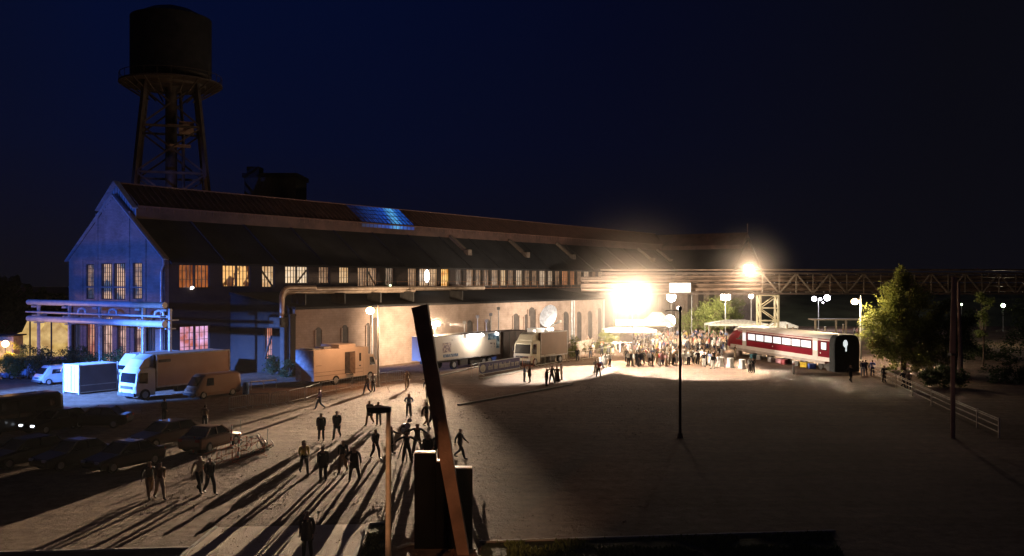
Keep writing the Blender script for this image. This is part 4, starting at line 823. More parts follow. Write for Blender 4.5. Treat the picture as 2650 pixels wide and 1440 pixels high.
# cars on the left
kk = [((97, 968, 91.), 'light blue minibus parked left of the grey estate car', 'mb')]
van(at_front(62, 984, 5.0, 1.85), TH, 'pale blue minibus parked behind the white fronted van', (.35, .42, .5), 'minibus_blue', L=5.0, Wd=1.85, Ht=2.1, group='vans parked by the bushes')
van(at_front(107, 1000, 4.6, 1.75), TH, 'small van with bright white front beside the container', (.42, .44, .48), 'van_silver', L=4.6, Wd=1.75, Ht=1.85, group='vans parked by the bushes')
car(at_front(10, 985, 4.3, 1.7), TH, 'car at the far left edge with glinting headlights', (.20, .22, .28), 'car_slate', style='hatch', group='cars parked by the bushes')
car(at_front(28, 965, 4.3, 1.7) + Vector((-1, 3, 0)), TH, 'roof of a dark blue car behind the glinting car', (.08, .1, .16), 'car_navy', style='hatch', group='cars parked by the bushes')
DK = (.012, .012, .014)
van(Vector((gp(25, 1130).x - .5, 62, 0)), TH + .05, 'big black van silhouette at the left edge', (.01, .01, .01), 'van_black', L=5.4, Wd=2.0, Ht=2.5)
def carat(px, py, rz, label, col, pn, **k):
    v = gp(px, py); return car((v.x, v.y, 0), rz, label, col, pn, **k)
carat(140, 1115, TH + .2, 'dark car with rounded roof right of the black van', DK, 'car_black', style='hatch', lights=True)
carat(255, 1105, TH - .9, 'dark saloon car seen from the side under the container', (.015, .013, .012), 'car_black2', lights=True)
carat(425, 1150, TH + .1, 'dark estate car with dull brown roof left of the saloon with red tail light', (.09, .06, .05), 'car_brown', style='hatch')
carat(545, 1160, TH + 3.45, 'saloon car with orange lit boot and red tail lights', (.26, .15, .10), 'car_rust')
carat(60, 1200, TH + .1, 'black car in the front row at the left edge', DK, 'car_black', style='hatch')
carat(190, 1205, TH + .1, 'black car in the front row below the rounded dark car', (.012, .012, .018), 'car_black3')
carat(322, 1210, TH + .1, 'black car in the front row with a faint blue roof sheen', (.015, .015, .025), 'car_black4')
o = carat(2575, 829, math.pi / 2, 'distant white car seen from behind beside the far lamp', (.8, .8, .78), 'car_white', style='hatch', group='distant cars', L=4.2)
o = carat(2022, 864, .2, 'red car with pale roof behind the carriage', (.5, .08, .05), 'car_red', style='hatch', group='distant cars')
# blue barrel and pale rail
v = gp(636, 1021); o = thing('barrel', v, 0, 'blue plastic barrel beside the tan van', 'barrel')
q = MB(); q.loft([[(r_ * math.cos(2 * math.pi * i / 16), r_ * math.sin(2 * math.pi * i / 16), z) for i in range(16)] for r_, z in ((.27, 0), (.29, .05), (.3, .3), (.29, .34), (.31, .5), (.29, .66), (.3, .7), (.28, .98), (.2, 1.05))], smooth=True); q.build('drum', mat('blue_plastic', (.07, .18, .42), .45), o); q = MB(); q.cyl((0, 0, 1.052), (0, 0, 1.09), .22, n=16); q.build('lid', mat('blue_lid', (.10, .24, .5), .45), o)
A, B = gp(648, 1010), gp(716, 1004); o = thing('low_rail', A, math.atan2((B - A).y, (B - A).x), 'low pale blue rail right of the blue barrel', 'rail'); L = (B - A).length
q = MB(); q.cyl((0, 0, .75), (L, 0, .75), .06); q.build('rail', PAINT, o)
for x in (0.05, L / 2, L - .05): q = MB(); q.cyl((x, 0, 0), (x, 0, .75), .04); q.build('post', PAINT, o)
# ------------------------------------------------------------------ red and white carriage
TU = Vector((-.226, .974, 0)); tr_o = thing('train_carriage', (35.3, 103, 0), math.atan2(.974, -.226), 'red and white rail carriage with lit white windows and a black covered end', 'train carriage')
def ts(px): t = (px - CX) / FPX; return (35.3 - 103 * t) / (.974 * t + .226)
RED = mat('train_red', (.33, .02, .04), .5, 0, .1, .8); TW = mat('train_white', (.70, .64, .60), .55, 0, .06, .8)
def ring(x, z0, z1, w, k=1.): # cross-section, y from 0 to -w
    c = -1.5; h = w / 2
    pts = [(-h, z0), (-h, z1 - .55), (-h * .97, z1 - .3), (-h * .8, z1 - .06), (-h * .4, z1 + .1), (h * .4, z1 + .1), (h * .8, z1 - .06), (h * .97, z1 - .3), (h, z1 - .55), (h, z0)]
    return [(x, c + p[0], p[1]) for p in pts]
q = MB(); q.loft([ring(0.02, 1.05, 4.0, 3.), ring(21.8, 1.05, 4.0, 3.), ring(23.2, 1.05, 3.75, 2.95), ring(24.6, 1.1, 3.0, 2.8), ring(25.8, 1.15, 2.2, 2.4), ring(26.3, 1.3, 1.8, 1.9)], smooth=True); q.build('body', RED, tr_o)
q = MB(); q.loft([[(x, -1.5 + p * w / 3, z + dz) for p, dz in ((-1.53, -.42), (-1.5, -.27), (-1.23, -.02), (-.62, .13), (.62, .13), (1.23, -.02), (1.5, -.27), (1.53, -.42), (1.4, -.5), (-1.4, -.5))] for x, w, z in ((.0, 3, 4.0), (21.8, 3, 4.0), (23.3, 2.96, 3.76))], smooth=True); q.build('roof', TW, tr_o)
q = MB(); q.bb((.02, .003, 1.07), (24.2, .035, 1.52)); q.bb((.02, .003, 3.36), (22, .03, 3.46)); q.bb((.02, -3.035, 1.07), (24.2, -3.003, 1.52)); q.build('white_band', TW, tr_o)
q = MB(); q.loft([[(x, 0.02 - i, .75), (x, .035 - i, 1.06), (x, -3.035 + i, 1.06), (x, -3.02 + i, .75)] for x, i in ((1, 0), (24, .05), (26, .6))]); q.build('skirt', mat('skirt_grey', (.42, .36, .33), .7, 0, .2, 1), tr_o)
PAN = lightmat('lit_carriage_window', (.92, .93, 1), .85)
for a_, c_ in ((2073.8, 2099.5), (2048.7, 2072), (2024, 2046.8), (2001, 2022), (1978.7, 1998.4), (1957, 1976.5), (1936, 1955), (2125, 2139)):
    s0, s1 = ts(c_), ts(a_); q = MB(); q.bb((s0 - .08, .004, 2.25), (s1 + .08, .022, 3.28), bev=.0); f_ = q.build('window', mat('window_surround', (.04, .015, .02), .5), tr_o)
    q = MB(); q.bb((s0 + .06, .024, 2.38), (s1 - .06, .032, 3.14)); q.build('pane', PAN, f_)
for a_, c_ in ((2104, 2117), (1922, 1932)):
    s0, s1 = ts(c_), ts(a_); q = MB(); q.bb((s0, .005, 1.2), (s1, .06, 3.55), bev=.01); f_ = q.build('door', TW, tr_o); q = MB(); q.bb((s0 + .12, .062, 2.2), (s1 - .12, .07, 3.2)); q.build('door_glass', PAN, f_)
s0 = ts(1920); q = MB(); q.add([(s0, .03, 2.25), (s0 + 2.0, -.02, 2.25), (s0 + 1.3, -.03, 3.1), (s0, .01, 3.2)], [(0, 1, 2, 3)]); q.build('nose_window', GLASS, tr_o)
q = MB(); q.loft([[(-1.0 + x_, -1.5 + p * k, z if z < 3 else z * kz) for p, z in ((-1.56, .05), (-1.58, 3.1), (-1.45, 3.75), (-1.1, 4.1), (-.5, 4.2), (.5, 4.2), (1.1, 4.1), (1.45, 3.75), (1.58, 3.1), (1.56, .05))] for x_, k, kz in ((.0, .96, .985), (.12, 1.0, 1.), (1.0, 1.0, 1.))]); q.build('end_cover', mat('black_cover', (.02, .022, .024), .8), tr_o)
q = MB(); q.ball((-1.02, -1.28, 3.15), (.05, .28, .42)); q.box((-1.02, -1.36, 2.6), (.06, .14, .6)); q.build('end_light', lightmat('lit_end_window', (.85, .92, .9), .9), tr_o)
for s in (5.5, 9.5, 13.5, 18, 22):
    q = MB(); q.bb((s, -.6, 0), (s + .5, -.2, .76)); q.bb((s, -2.8, 0), (s + .5, -2.4, .76)); q.bb((s - .1, -2.9, .0), (s + .6, -.1, .1)); q.build('support', mat('support_steel', (.2, .16, .15), .7), tr_o)
q = MB(); q.bb((.1, -2.7, .25), (2.8, -.3, .78)); 
for x in (.7, 2.2): q.cyl((x, -.35, .45), (x, -.2, .45), .43, n=18)
q.build('bogie', STEEL, tr_o)
for k in range(2):
    q = MB(); s = (ts(2000), ts(2124))[k]; q.cyl((s, .062 if 0 else .03, 1.95), (s, .05, 1.95), .1, n=10); q.build('emblem', TW, tr_o)
cols = [((.12, .35, .45), 'teal'), ((.7, .7, .68), 'white'), ((.65, .62, .6), 'pale grey'), ((.8, .55, .05), 'yellow'), ((.08, .15, .6), 'blue'), ((.5, .1, .12), 'dark red'), ((.75, .72, .7), 'off white'), ((.6, .3, .35), 'pink')]
for k, (c, nm) in enumerate(cols):
    s = (17.5, 15.8, 12.5, 5.2, 3.3, 9.3, 7.2, 10.6)[k]; p = Vector((35.3, 103, 0)) + TU * s + Vector((-.974, -.226, 0)) * (.1 + (k % 3) * .12)
    o = thing('crate', p, .4 + k * .7, f'{nm} crate on the ground under the side of the carriage', 'crate', 'coloured crates under the carriage')
    q = MB(); q.box((0, 0, .28), (.8, .5, .5), bev=.03); q.build('body', mat('crate_' + nm.replace(' ', '_'), c, .6), o); q = MB(); q.box((0, 0, .56), (.86, .56, .06), bev=.02); q.build('lid', mat('crate_' + nm.replace(' ', '_')), o) if 0 else q.build('lid', MATS['crate_' + nm.replace(' ', '_')], o)
# ------------------------------------------------------------------ people
SKIN = mat('skin', (.42, .26, .19), .6, 0, .08); 
HAIRS = [mat('hair_' + n, c, .8, 0, .2, 30) for n, c in (('dark', (.03, .02, .015)), ('brown', (.10, .06, .03)), ('fair', (.45, .33, .17)), ('grey', (.3, .29, .28)))]
SHOE = mat('shoe_leather', (.02, .018, .016), .5)
def body_mesh(name, legs, arms, lean=0., crouch=0., female=False):
    """legs: ((knee, ankle),(knee, ankle)); arms: ((elbow, wrist),...); x out to the side, y negative is forward"""
    J = []; E = []; Rr = []; tags = []
    def j(p, r, par=None, tg='top', ry=None):
        J.append(Vector(p)); Rr.append((r, ry or r)); tags.append(tg)
        if par is not None: E.append((par, len(J) - 1))
        return len(J) - 1
    dz = -crouch
    pel = j((0, 0, .96 + dz), .155, None, 'leg', .12); wa = j((0, -.01 - lean * .15, 1.10 + dz), .135 if not female else .115, pel, 'top', .10); ch = j((0, -.02 - lean * .4, 1.28 + dz), .165 if not female else .145, wa, 'top', .115)
    up = j((0, -.01 - lean * .55, 1.40 + dz), .13, ch, 'top', .09); nk = j((0, -.02 - lean * .66, 1.49 + dz), .056, up, 'skin'); jaw = j((0, -.045 - lean * .75, 1.56 + dz), .062, nk, 'skin'); hd = j((0, -.02 - lean * .8, 1.645 + dz), .092, jaw, 'head'); tp = j((0, -.005 - lean * .82, 1.715 + dz), .07, hd, 'head')
    for s, (kn, an) in zip((-1, 1), legs):
        hp = j((s * .09, 0, .87 + dz), .098, pel, 'leg'); k_ = j((s * .10 + kn[0] * s, kn[1], kn[2]), .076, hp, 'leg'); m_ = j(((s * .10 + kn[0] * s) * .4 + (s * .10 + an[0] * s) * .6, kn[1] * .4 + an[1] * .6 + .015, kn[2] * .4 + an[2] * .6), .066, k_, 'leg'); a_ = j((s * .10 + an[0] * s, an[1], an[2]), .056, m_, 'leg')
        h_ = j((s * .10 + an[0] * s, an[1] - .03, max(.045, an[2] - .055)), .046, a_, 'shoe'); j((s * .115 + an[0] * s, an[1] - .19, max(.035, an[2] - .065)), .036, h_, 'shoe')
    fings = []
    for s, (el, wr) in zip((-1, 1), arms):
        sh = j((s * .185, -lean * .55, 1.415 + dz), .066, up, 'top'); e_ = j((s * el[0], el[1] - lean * .4, el[2] + dz), .052, sh, 'top'); w_ = j((s * wr[0], wr[1] - lean * .3, wr[2] + dz), .029, e_, 'top' if name != 'short' else 'skin')
        dv = (J[w_] - J[e_]).normalized(); side = Vector((0, -1, 0)) if abs(dv.y) < .8 else Vector((0, 0, 1)); side = (side - dv * side.dot(dv)).normalized(); nrm = dv.cross(side)
        pm = j(J[w_] + dv * .06, .030, w_, 'skin', .02)
        fings.append((J[pm].copy(), dv, side, nrm * (s if nrm.x * s < 0 else 1)))
    me = bpy.data.meshes.new('tmp'); me.from_pydata([v[:] for v in J], E, []); ob_ = bpy.data.objects.new('tmp', me); S.collection.objects.link(ob_)
    md = ob_.modifiers.new('skin', 'SKIN'); md.use_smooth_shade = True
    sv = me.skin_vertices[0].data
    for i, r in enumerate(Rr): sv[i].radius = r
    sv[0].use_root = True
    sb = ob_.modifiers.new('sub', 'SUBSURF'); sb.levels = 1; sb.render_levels = 1
    dg = bpy.context.evaluated_depsgraph_get(); dg.update(); out = bpy.data.meshes.new_from_object(ob_.evaluated_get(dg)); bpy.data.objects.remove(ob_); bpy.data.meshes.remove(me)
    q = MB(); vs = [v.co[:] for v in out.vertices]
    segs = [(J[a], J[b_], tags[b_]) for a, b_ in E]
    hdp = J[hd]
    for f in out.polygons:
        c = f.center; best = None
        for a, b_, tg in segs:
            d = b_ - a; t = max(0, min(1, (c - a).dot(d) / d.length_squared)); dd = (c - a - d * t).length
            if best is None or dd < best[0]: best = (dd, tg)
        tg = best[1]; mi = {'skin': 0, 'head': 0, 'top': 2, 'leg': 3, 'shoe': 4}[tg]
        if (tg in ('head', 'skin') and c.z > hdp.z - .10) and (c.z > hdp.z + .055 or c.y > hdp.y + .02): mi = 1
        q.mi.append(mi); q.f.append(tuple(f.vertices)); q.sm.append(True)
    q.v = vs; bpy.data.meshes.remove(out)
    # face: nose, eyes, ears, mouth
    q.ball((0, hdp.y - .105, hdp.z - .03), (.014, .02, .026), 0, 6, 5); q.ball((0, hdp.y - .088, hdp.z - .075), (.026, .012, .008), 0, 6, 4)
    for s in (-1, 1): q.ball((s * .034, hdp.y - .083, hdp.z - .002), (.014, .010, .009), 4, 6, 4); q.ball((s * .088, hdp.y + .01, hdp.z - .02), (.014, .022, .032), 0, 6, 4)
    for p, dv, sd, nm in fings:
        for k in range(4):
            b0 = p + dv * .035 + sd * (.027 - k * .018); l = (.034, .04, .037, .029)[k]; m1 = b0 + dv * l + nm * .006; q.cyl(b0 - dv * .03, m1, .0095, .0085, 6); q.cyl(m1, m1 + dv * l * .75 + nm * .016, .0085, .0065, 6)
        t0 = p + sd * .024 - dv * .02; t1 = t0 + sd * .026 + dv * .026; q.cyl(t0, t1, .0115, .010, 6); q.cyl(t1, t1 + dv * .028 + sd * .004, .010, .008, 6)
    return q
stand = (((.0, -.01, .49), (.02, .02, .09)), ((.0, -.01, .49), (.03, .0, .09)))
astride = (((.05, -.02, .49), (.10, .02, .09)), ((.06, .0, .49), (.13, .03, .09)))
walk = (((0, -.20, .50), (0, -.30, .09)), ((0, .02, .48), (0, .34, .16)))
walk2 = (((0, .04, .48), (0, .30, .14)), ((0, -.16, .50), (0, -.24, .09)))
hang = (((.228, .03, 1.14), (.222, -.03, .89)), ((.225, .0, 1.14), (.215, -.07, .89)))
swing = (((.24, .12, 1.16), (.24, .14, .91)), ((.24, -.08, 1.15), (.24, -.26, .97)))
swing2 = (((.24, -.08, 1.15), (.24, -.26, .97)), ((.24, .12, 1.16), (.24, .14, .91)))
hips = (((.38, .06, 1.17), (.22, -.05, 1.04)), ((.25, .02, 1.14), (.26, -.04, .89)))
reach = (((.44, -.06, 1.30), (.62, -.14, 1.16)), ((.42, -.1, 1.24), (.52, -.3, 1.2)))
fold = (((.26, -.02, 1.15), (.08, -.24, 1.15)), ((.26, -.02, 1.15), (.06, -.25, 1.1)))
up_ = (((.25, .02, 1.14), (.26, -.04, .89)), ((.28, -.16, 1.3), (.17, -.3, 1.5)))
sit = (((.06, -.40, .46), (.05, -.42, .09)), ((.06, -.38, .48), (.06, -.36, .09)))
PM_ = {}
for nm, lg, ar, kw in (('stand', stand, hang, {}), ('stand_hips', astride, hips, {}), ('walk', walk, swing, {}), ('walk_back', walk2, swing2, {}), ('reach', astride, reach, {}), ('fold', stand, fold, {}), ('camera', stand, up_, {}), ('woman', stand, fold, dict(female=True)), ('squat', sit, fold, dict(crouch=.52, lean=.15))):
    b = body_mesh(nm, lg, ar, **kw); o = b.build('body_src', [SKIN, HAIRS[0], SKIN, SKIN, SHOE]); PM_[nm] = o.data; bpy.data.objects.remove(o)
def cloth(c): return mat('cloth_%02d_%02d_%02d' % tuple(int(x * 99) for x in c), c, .9, 0, .12, 6)
# clothing and hair pieces shared by many
def coat_mesh(z0, z1, w0, w1, d0, d1, n=14):
    q = MB(); q.loft([[(w * math.cos(2 * math.pi * i / n), d * math.sin(2 * math.pi * i / n) - .012, z) for i in range(n)] for z, w, d in ((z0, w0, d0), ((z0 * .6 + z1 * .4), (w0 * .55 + w1 * .45), (d0 * .55 + d1 * .45)), (z1, w1, d1), (z1 + .06, w1 * .9, d1 * .9))], smooth=True, caps=False); o = q.build('coat_src', SKIN); m = o.data; bpy.data.objects.remove(o); return m
COAT = coat_mesh(.66, 1.22, .205, .175, .165, .14); SKIRT = coat_mesh(.42, 1.05, .26, .16, .22, .13); LONG = coat_mesh(.12, 1.05, .32, .16, .27, .13)
q = MB()
hr = []
for k, (z, r) in enumerate(((1.45, .075), (1.55, .105), (1.66, .112), (1.73, .085), (1.76, .03))): hr.append([(r * math.cos(t_), (.02 if z < 1.7 else -.005) + r * .95 * math.sin(t_), z) for t_ in [math.pi * i / 10 for i in range(11)]] )
q.loft(hr, smooth=True, caps=False); o = q.build('hair_src', SKIN); HAIRM = o.data; bpy.data.objects.remove(o)
npeople = 0
def person(pos, rz, pose, top, legs, label, hair=0, ht=1.75, coat=None, group=None, longhair=False, cat='person', z=0.):
    o = bpy.data.objects.new('person', PM_[pose]); S.collection.objects.link(o); o.location = (pos[0], pos[1], z); o.rotation_euler = (0, 0, rz); s = ht / 1.785; o.scale = (s * 1.16, s * 1.16, s)
    for i, m in ((1, HAIRS[hair]), (2, cloth(top)), (3, cloth(legs))): o.material_slots[i].link = 'OBJECT'; o.material_slots[i].material = m
    tag(o, label, cat, group)
    if coat:
        c = bpy.data.objects.new({'c': 'coat', 's': 'skirt', 'l': 'long_dress'}[coat], {'c': COAT, 's': SKIRT, 'l': LONG}[coat]); S.collection.objects.link(c); c.parent = o
        c.material_slots[0].link = 'OBJECT'; c.material_slots[0].material = cloth(top if coat == 'c' else legs)
    if longhair:
        c = bpy.data.objects.new('hair', HAIRM); S.collection.objects.link(c); c.parent = o; c.material_slots[0].link = 'OBJECT'; c.material_slots[0].material = HAIRS[hair]
    return o
BK = (.03, .03, .035); DG = (.06, .06, .065); WH = (.7, .68, .64); LB = (.25, .32, .5); NV = (.04, .05, .12); BR_ = (.22, .14, .09); JE = (.09, .12, .2); RD = (.45, .07, .06); TN = (.45, .36, .26); YE = (.6, .45, .12); GN = (.12, .2, .1); PU = (.35, .28, .5); PK = (.6, .35, .35)
TC = 0.0           # facing the camera
def near(px, py, *a, **k): v = gp(px, py); return person(v, *a, **k)
N = 'people walking across the floodlit gravel'
near(831, 1140, .1, 'stand', BK, BK, 'left one of two dark figures walking abreast beyond the foreground group', ht=1.8, coat='c', group=N, hair=3)
near(872, 1136, -.1, 'walk', BK, DG, 'right one of two dark figures walking abreast, broad coat and arms out', ht=1.85, coat='c', group=N)
near(787, 1226, .5, 'walk_back', YE, BK, 'person in a yellowish pullover walking, leftmost of the front row', ht=1.76, group=N, hair=1, longhair=True)
near(836, 1243, .0, 'stand', BK, DG, 'person in a dark coat with bare calves, second from the left in the front row', ht=1.78, coat='c', group=N, hair=1)
near(888, 1224, -.1, 'walk', BK, BR_, 'person in a black jacket and brown trousers, third in the front row', ht=1.8, group=N)
near(917, 1246, .1, 'stand_hips', BK, BK, 'stout person in black with a pale badge, rightmost of the front row', ht=1.85, coat='c', group=N, hair=0)
near(972, 1188, .7, 'walk_back', DG, BK, 'person with an arm bent holding a white bag beside the foreground lamp', ht=1.75, group=N, hair=1)
near(795, 1444, -.1, 'stand', DG, BK, 'person nearest to the camera walking on the paved path, dark jacket open', ht=1.8, coat='c', group=N, hair=1)
near(828, 1060, -1.2, 'walk', PU, JE, 'person in a lilac shirt striding alone near the barriers', ht=1.75, group=N, hair=2)
near(950, 1020, -.6, 'walk', BR_, JE, 'left one of two people at the foot of the orange street lamp', ht=1.74, group=N, hair=2)
near(966, 1014, -.5, 'stand', WH, DG, 'person in a white shirt at the foot of the orange street lamp', ht=1.8, group=N, hair=2)
near(957, 1100, -.3, 'walk', DG, BR_, 'blurred figure with grey jacket just behind the foreground lamp head', ht=1.78, coat='c', group=N, hair=2)
near(980, 1102, -.2, 'stand', TN, DG, 'blurred figure in a tan jacket just behind the foreground lamp head', ht=1.76, group=N, hair=2)
near(1058, 1080, .1, 'fold', LB, BK, 'person in a blue shirt standing in the brightest floodlight', ht=1.82, group=N, hair=2)
near(1053, 1008, .2, 'walk', TN, TN, 'pale figure walking near the wall behind the person in the blue shirt', ht=1.8, group=N, hair=2)
near(1104, 1107, .9, 'walk', BK, BR_, 'person carrying a backpack just left of the leaning column', ht=1.8, group=N)
near(1119, 1105, .9, 'walk_back', BR_, BK, 'person in a brown jacket half hidden by the leaning column', ht=1.8, group=N)
near(1106, 1030, .3, 'walk', NV, DG, 'figure behind the leaning column near the floodlight mast', ht=1.75, group=N)
near(1053, 1198, .3, 'reach', BK, BK, 'person bending over the film camera', ht=1.8, group=N)
near(1080, 1176, .1, 'reach', BK, DG, 'dark figure with both arms spread behind the film camera', ht=1.86, group=N)
near(1107, 1203, 0, 'stand', BK, BK, 'dark figure seen from the chest up behind the tallest slab', ht=1.76, coat='c', group=N, hair=1)
near(1131, 1196, .2, 'stand', DG, BK, 'light haired figure squeezed between slab and leaning column', ht=1.7, group=N, hair=2)
near(1190, 1187, 1.2, 'walk', BK, BK, 'dark figure striding right of the leaning column', ht=1.78, group=N)
near(1012, 1176, 1.2, 'reach', DG, BK, 'figure with an arm stretched out right of the foreground lamp pole', ht=1.7, group=N)
D_ = 'people in the dark by the parked cars'
near(386, 1290, .7, 'walk', BK, BR_, 'left figure of the dim pair, carrying a boxy bag', ht=1.8, group=D_)
near(413, 1292, .7, 'walk_back', BR_, TN, 'right figure of the dim pair with legs faintly lit', ht=1.78, group=D_)
near(516, 1274, .8, 'walk', TN, BK, 'figure in a bright orange lit vest right of the dim pair', ht=1.82, group=D_, hair=2)
near(543, 1279, .8, 'walk_back', BK, DG, 'black figure with lit trouser seams beside the orange lit vest', ht=1.82, group=D_)
near(425, 1092, 2.6, 'stand', DG, BK, 'dark figure standing on the blue lit ground near the tan van', ht=1.75, group=D_, hair=1)
near(530, 1112, 2.9, 'stand', BR_, BK, 'dark figure standing behind the saloon with the red tail light', ht=1.72, group=D_, hair=1)
G_ = 'small groups on the edge of the bright area'
for px, py, rz, ps, a_, b_, lab, kw in ((1357, 990, 1.3, 'fold', LB, BK, 'person in a pale blue shirt, left of the talking couple', {}), (1371, 991, -1.4, 'fold', BK, BK, 'person in a dark jacket, right of the talking couple', dict(coat='c')),
    (1414, 1000, 1.2, 'stand', BK, BK, 'person all in black, left of the group of four', dict(coat='c')), (1428, 994, 0, 'stand_hips', BK, BK, 'tallest person in black in the group of four', dict(ht=1.86)), (1442, 990, -.8, 'woman', BK, BK, 'woman in a long black skirt in the group of four', dict(coat='l', ht=1.68)), (1453, 984, -1.3, 'fold', WH, WH, 'person in white, right of the group of four', {}),
    (1541, 969, .5, 'fold', WH, WH, 'person all in white left of the red shirted person', dict(ht=1.68)), (1549, 976, .4, 'stand_hips', RD, BK, 'person in a red shirt at the front of the bright area', {}), (1556, 958, -.5, 'walk', WH, NV, 'person in a white shirt and dark trousers behind the red shirt', {}), (1566, 952, .4, 'woman', WH, WH, 'woman in a white dress near the hoarding', dict(coat='s')), (1578, 950, .9, 'stand', WH, BK, 'person in a white shirt standing apart, hands down', {}),
    (1487, 925, .5, 'fold', BR_, BK, 'person in brown by the hoarding behind the barriers', {}), (1494, 935, -.5, 'stand', BK, BK, 'person in black by the hoarding behind the barriers', {}), (1528, 928, .3, 'stand', BK, JE, 'first dark person right of the hoarding', {}), (1557, 922, .3, 'stand', BK, BK, 'second dark person right of the hoarding', dict(ht=1.85))):
    near(px, py, rz, ps, a_, b_, lab, group=G_, **kw)
T_ = 'people around the carriage'
for px, py, rz, ps, a_, b_, lab, kw in ((1940, 965, .6, 'fold', WH, BK, 'waiter in a white shirt facing another beside the carriage', {}), (1949, 966, -.7, 'fold', BK, BK, 'person in a black waistcoat beside the carriage', {}),
    (2201, 989, .2, 'walk', BK, BK, 'black figure in front of the covered end of the carriage', {}), (2233, 974, 2.8, 'stand', NV, LB, 'person in blue at the railing by the tree, left of a pair', {}), (2240, 973, 2.6, 'stand', BK, BK, 'black figure at the railing by the tree', {}), (2258, 974, 2.9, 'stand', (.1, .14, .5), NV, 'person in a bright blue jacket alone at the railing', {}), (2288, 990, .3, 'stand', BK, BK, 'dark figure leaning at the railing further right', {}), (2338, 1005, .4, 'walk', DG, BK, 'dim figure sitting on the railing under the tree', {}), (2352, 1008, -.3, 'stand', TN, BK, 'dim figure with pale arms beside the railing', {}),
    (2211, 871, 1.2, 'walk', WH, DG, 'person in white left of the pole in the background yard', {}), (2219, 872, .3, 'stand', PK, BR_, 'person in pink beside the pole in the background yard', {}), (2232, 868, -.3, 'stand', WH, JE, 'person in a white shirt right of the pole in the background yard', {})):
    near(px, py, rz, ps, a_, b_, lab, group=T_, **kw)
# the crowd, each person an object
rc = random.Random(11)
pool = [(WH, 'white', 15), (BK, 'black', 16), (DG, 'dark grey', 9), (TN, 'tan', 12), (BR_, 'brown', 10), (YE, 'yellow', 5), (RD, 'red', 4), (LB, 'pale blue', 7), (PK, 'pink', 5), (NV, 'navy', 7), (GN, 'green', 4)]
bag = [p for p in pool for _ in range(p[2])]
placed = []; C_ = 'crowd under the floodlights'
def zone(px): return 'left flank' if px < 1620 else ('middle' if px < 1760 else 'right flank')
n = 0; tries = 0
while n < 262 and tries < 60000:
    tries += 1; Y = 108 + 52 * rc.random() ** .9
    l_ = 1590 if Y > 116 else 1650; l_ = 1520 if Y > 124 else l_; r_ = 1905 if Y > 118 else 1850
    if Y > 130: r_ = 1885
    if Y > 140: l_ = 1640
    px = rc.uniform(l_, r_); x = (px - CX) / FPX * Y
    if px < 1640 and rc.random() < .45: continue
    if any((x - a) ** 2 + (Y - b_) ** 2 < .36 for a, b_ in placed): continue
    s = -( (x - 35.3) * .974 + (Y - 103) * .226)            # keep clear of the carriage
    al = (x - 35.3) * -.226 + (Y - 103) * .974
    if -1 < al < 28 and s < .8: continue
    if abs(px - 1637) < 8 and 116 < Y < 121: continue
    if 1585 < px < 1690 and 134 < Y < 141: continue
    placed.append((x, Y)); n += 1
    t_, tn, _ = rc.choice(bag); l2, ln, _ = rc.choice([p for p in bag if p[1] in ('black', 'dark grey', 'navy', 'brown', 'tan', 'white')])
    wm = rc.random() < .4; dp = 'front' if Y < 118 else ('centre' if Y < 138 else 'back'); ps = rc.choice(('stand', 'fold', 'fold', 'camera', 'stand_hips')) if not wm else 'woman'
    person((x, Y), rc.gauss(2.6 if Y < 135 else 0, 1.2), ps, t_, l2, f'{"woman" if wm else "person"} in {tn} top and {ln} {"skirt" if wm else "trousers"} at the crowd {dp}, {zone(px)}', hair=rc.choice((0, 1, 1, 2, 3)), ht=rc.gauss(1.66 if wm else 1.78, .05), coat='s' if wm else (rc.choice(('c', None, None))), group=C_, longhair=wm)
# front edge of the crowd, seen best
for k, (px, py) in enumerate(((1621, 937), (1626, 948), (1633, 948), (1640, 949), (1647, 946), (1652, 949), (1681, 947), (1688, 948), (1706, 948), (1720, 944), (1732, 946), (1744, 945), (1772, 945), (1782, 945), (1798, 942), (1806, 944), (1822, 950), (1845, 955), (1830, 944), (1858, 946))):
    a_ = (BK, WH, BK, WH, BK, BK, WH, BK, RD, BR_, TN, DG, WH, WH, BK, BK, BK, BK, TN, BR_)[k]; b_ = (BK, BK, BK, TN, BK, BK, BK, BK, WH, BK, BR_, BK, WH, BK, BK, DG, WH, WH, BK, BK)[k]; nm = {id(p[0]): p[1] for p in pool}
    near(px, py, rc.gauss(2.4, .8), ('stand', 'fold', 'stand_hips')[k % 3], a_, b_, f'person number {("one two three four five six seven eight nine ten eleven twelve thirteen fourteen fifteen sixteen seventeen eighteen nineteen twenty").split()[k]} from the left along the front edge of the crowd, {nm[id(a_)]} top', hair=k % 4, group='front edge of the crowd')
# film camera on a tripod
v = gp(1050, 1190); o = thing('film_camera', v, .4, 'film camera with round pale lens hoods on a tripod among dark figures', 'film camera')
q = MB(); q.box((0, 0, 1.62), (.35, .6, .35), bev=.04); q.cyl((0, .1, 1.85), (0, .45, 1.85), .14, None, 14); q.build('camera_body', mat('camera_black', (.04, .04, .04), .5), o)
q = MB(); q.cyl((0, .31, 1.62), (0, .5, 1.62), .12, .19, 16); q.build('lens', GLASS, o)
q = MB()
for x, z, r in ((0, 1.95, .17), (-.25, 1.75, .11), (.12, 2.25, .12)): q.cyl((x, -.32, z), (x, -.36, z), r, None, 14)
q.build('reflector', mat('reflector_white', (.9, .88, .85), .3), o)
for a in (0.3, 2.4, 4.5): q = MB(); q.cyl((0, 0, 1.45), (.5 * math.cos(a), .5 * math.sin(a), 0), .025); q.build('tripod_leg', STEEL, o)
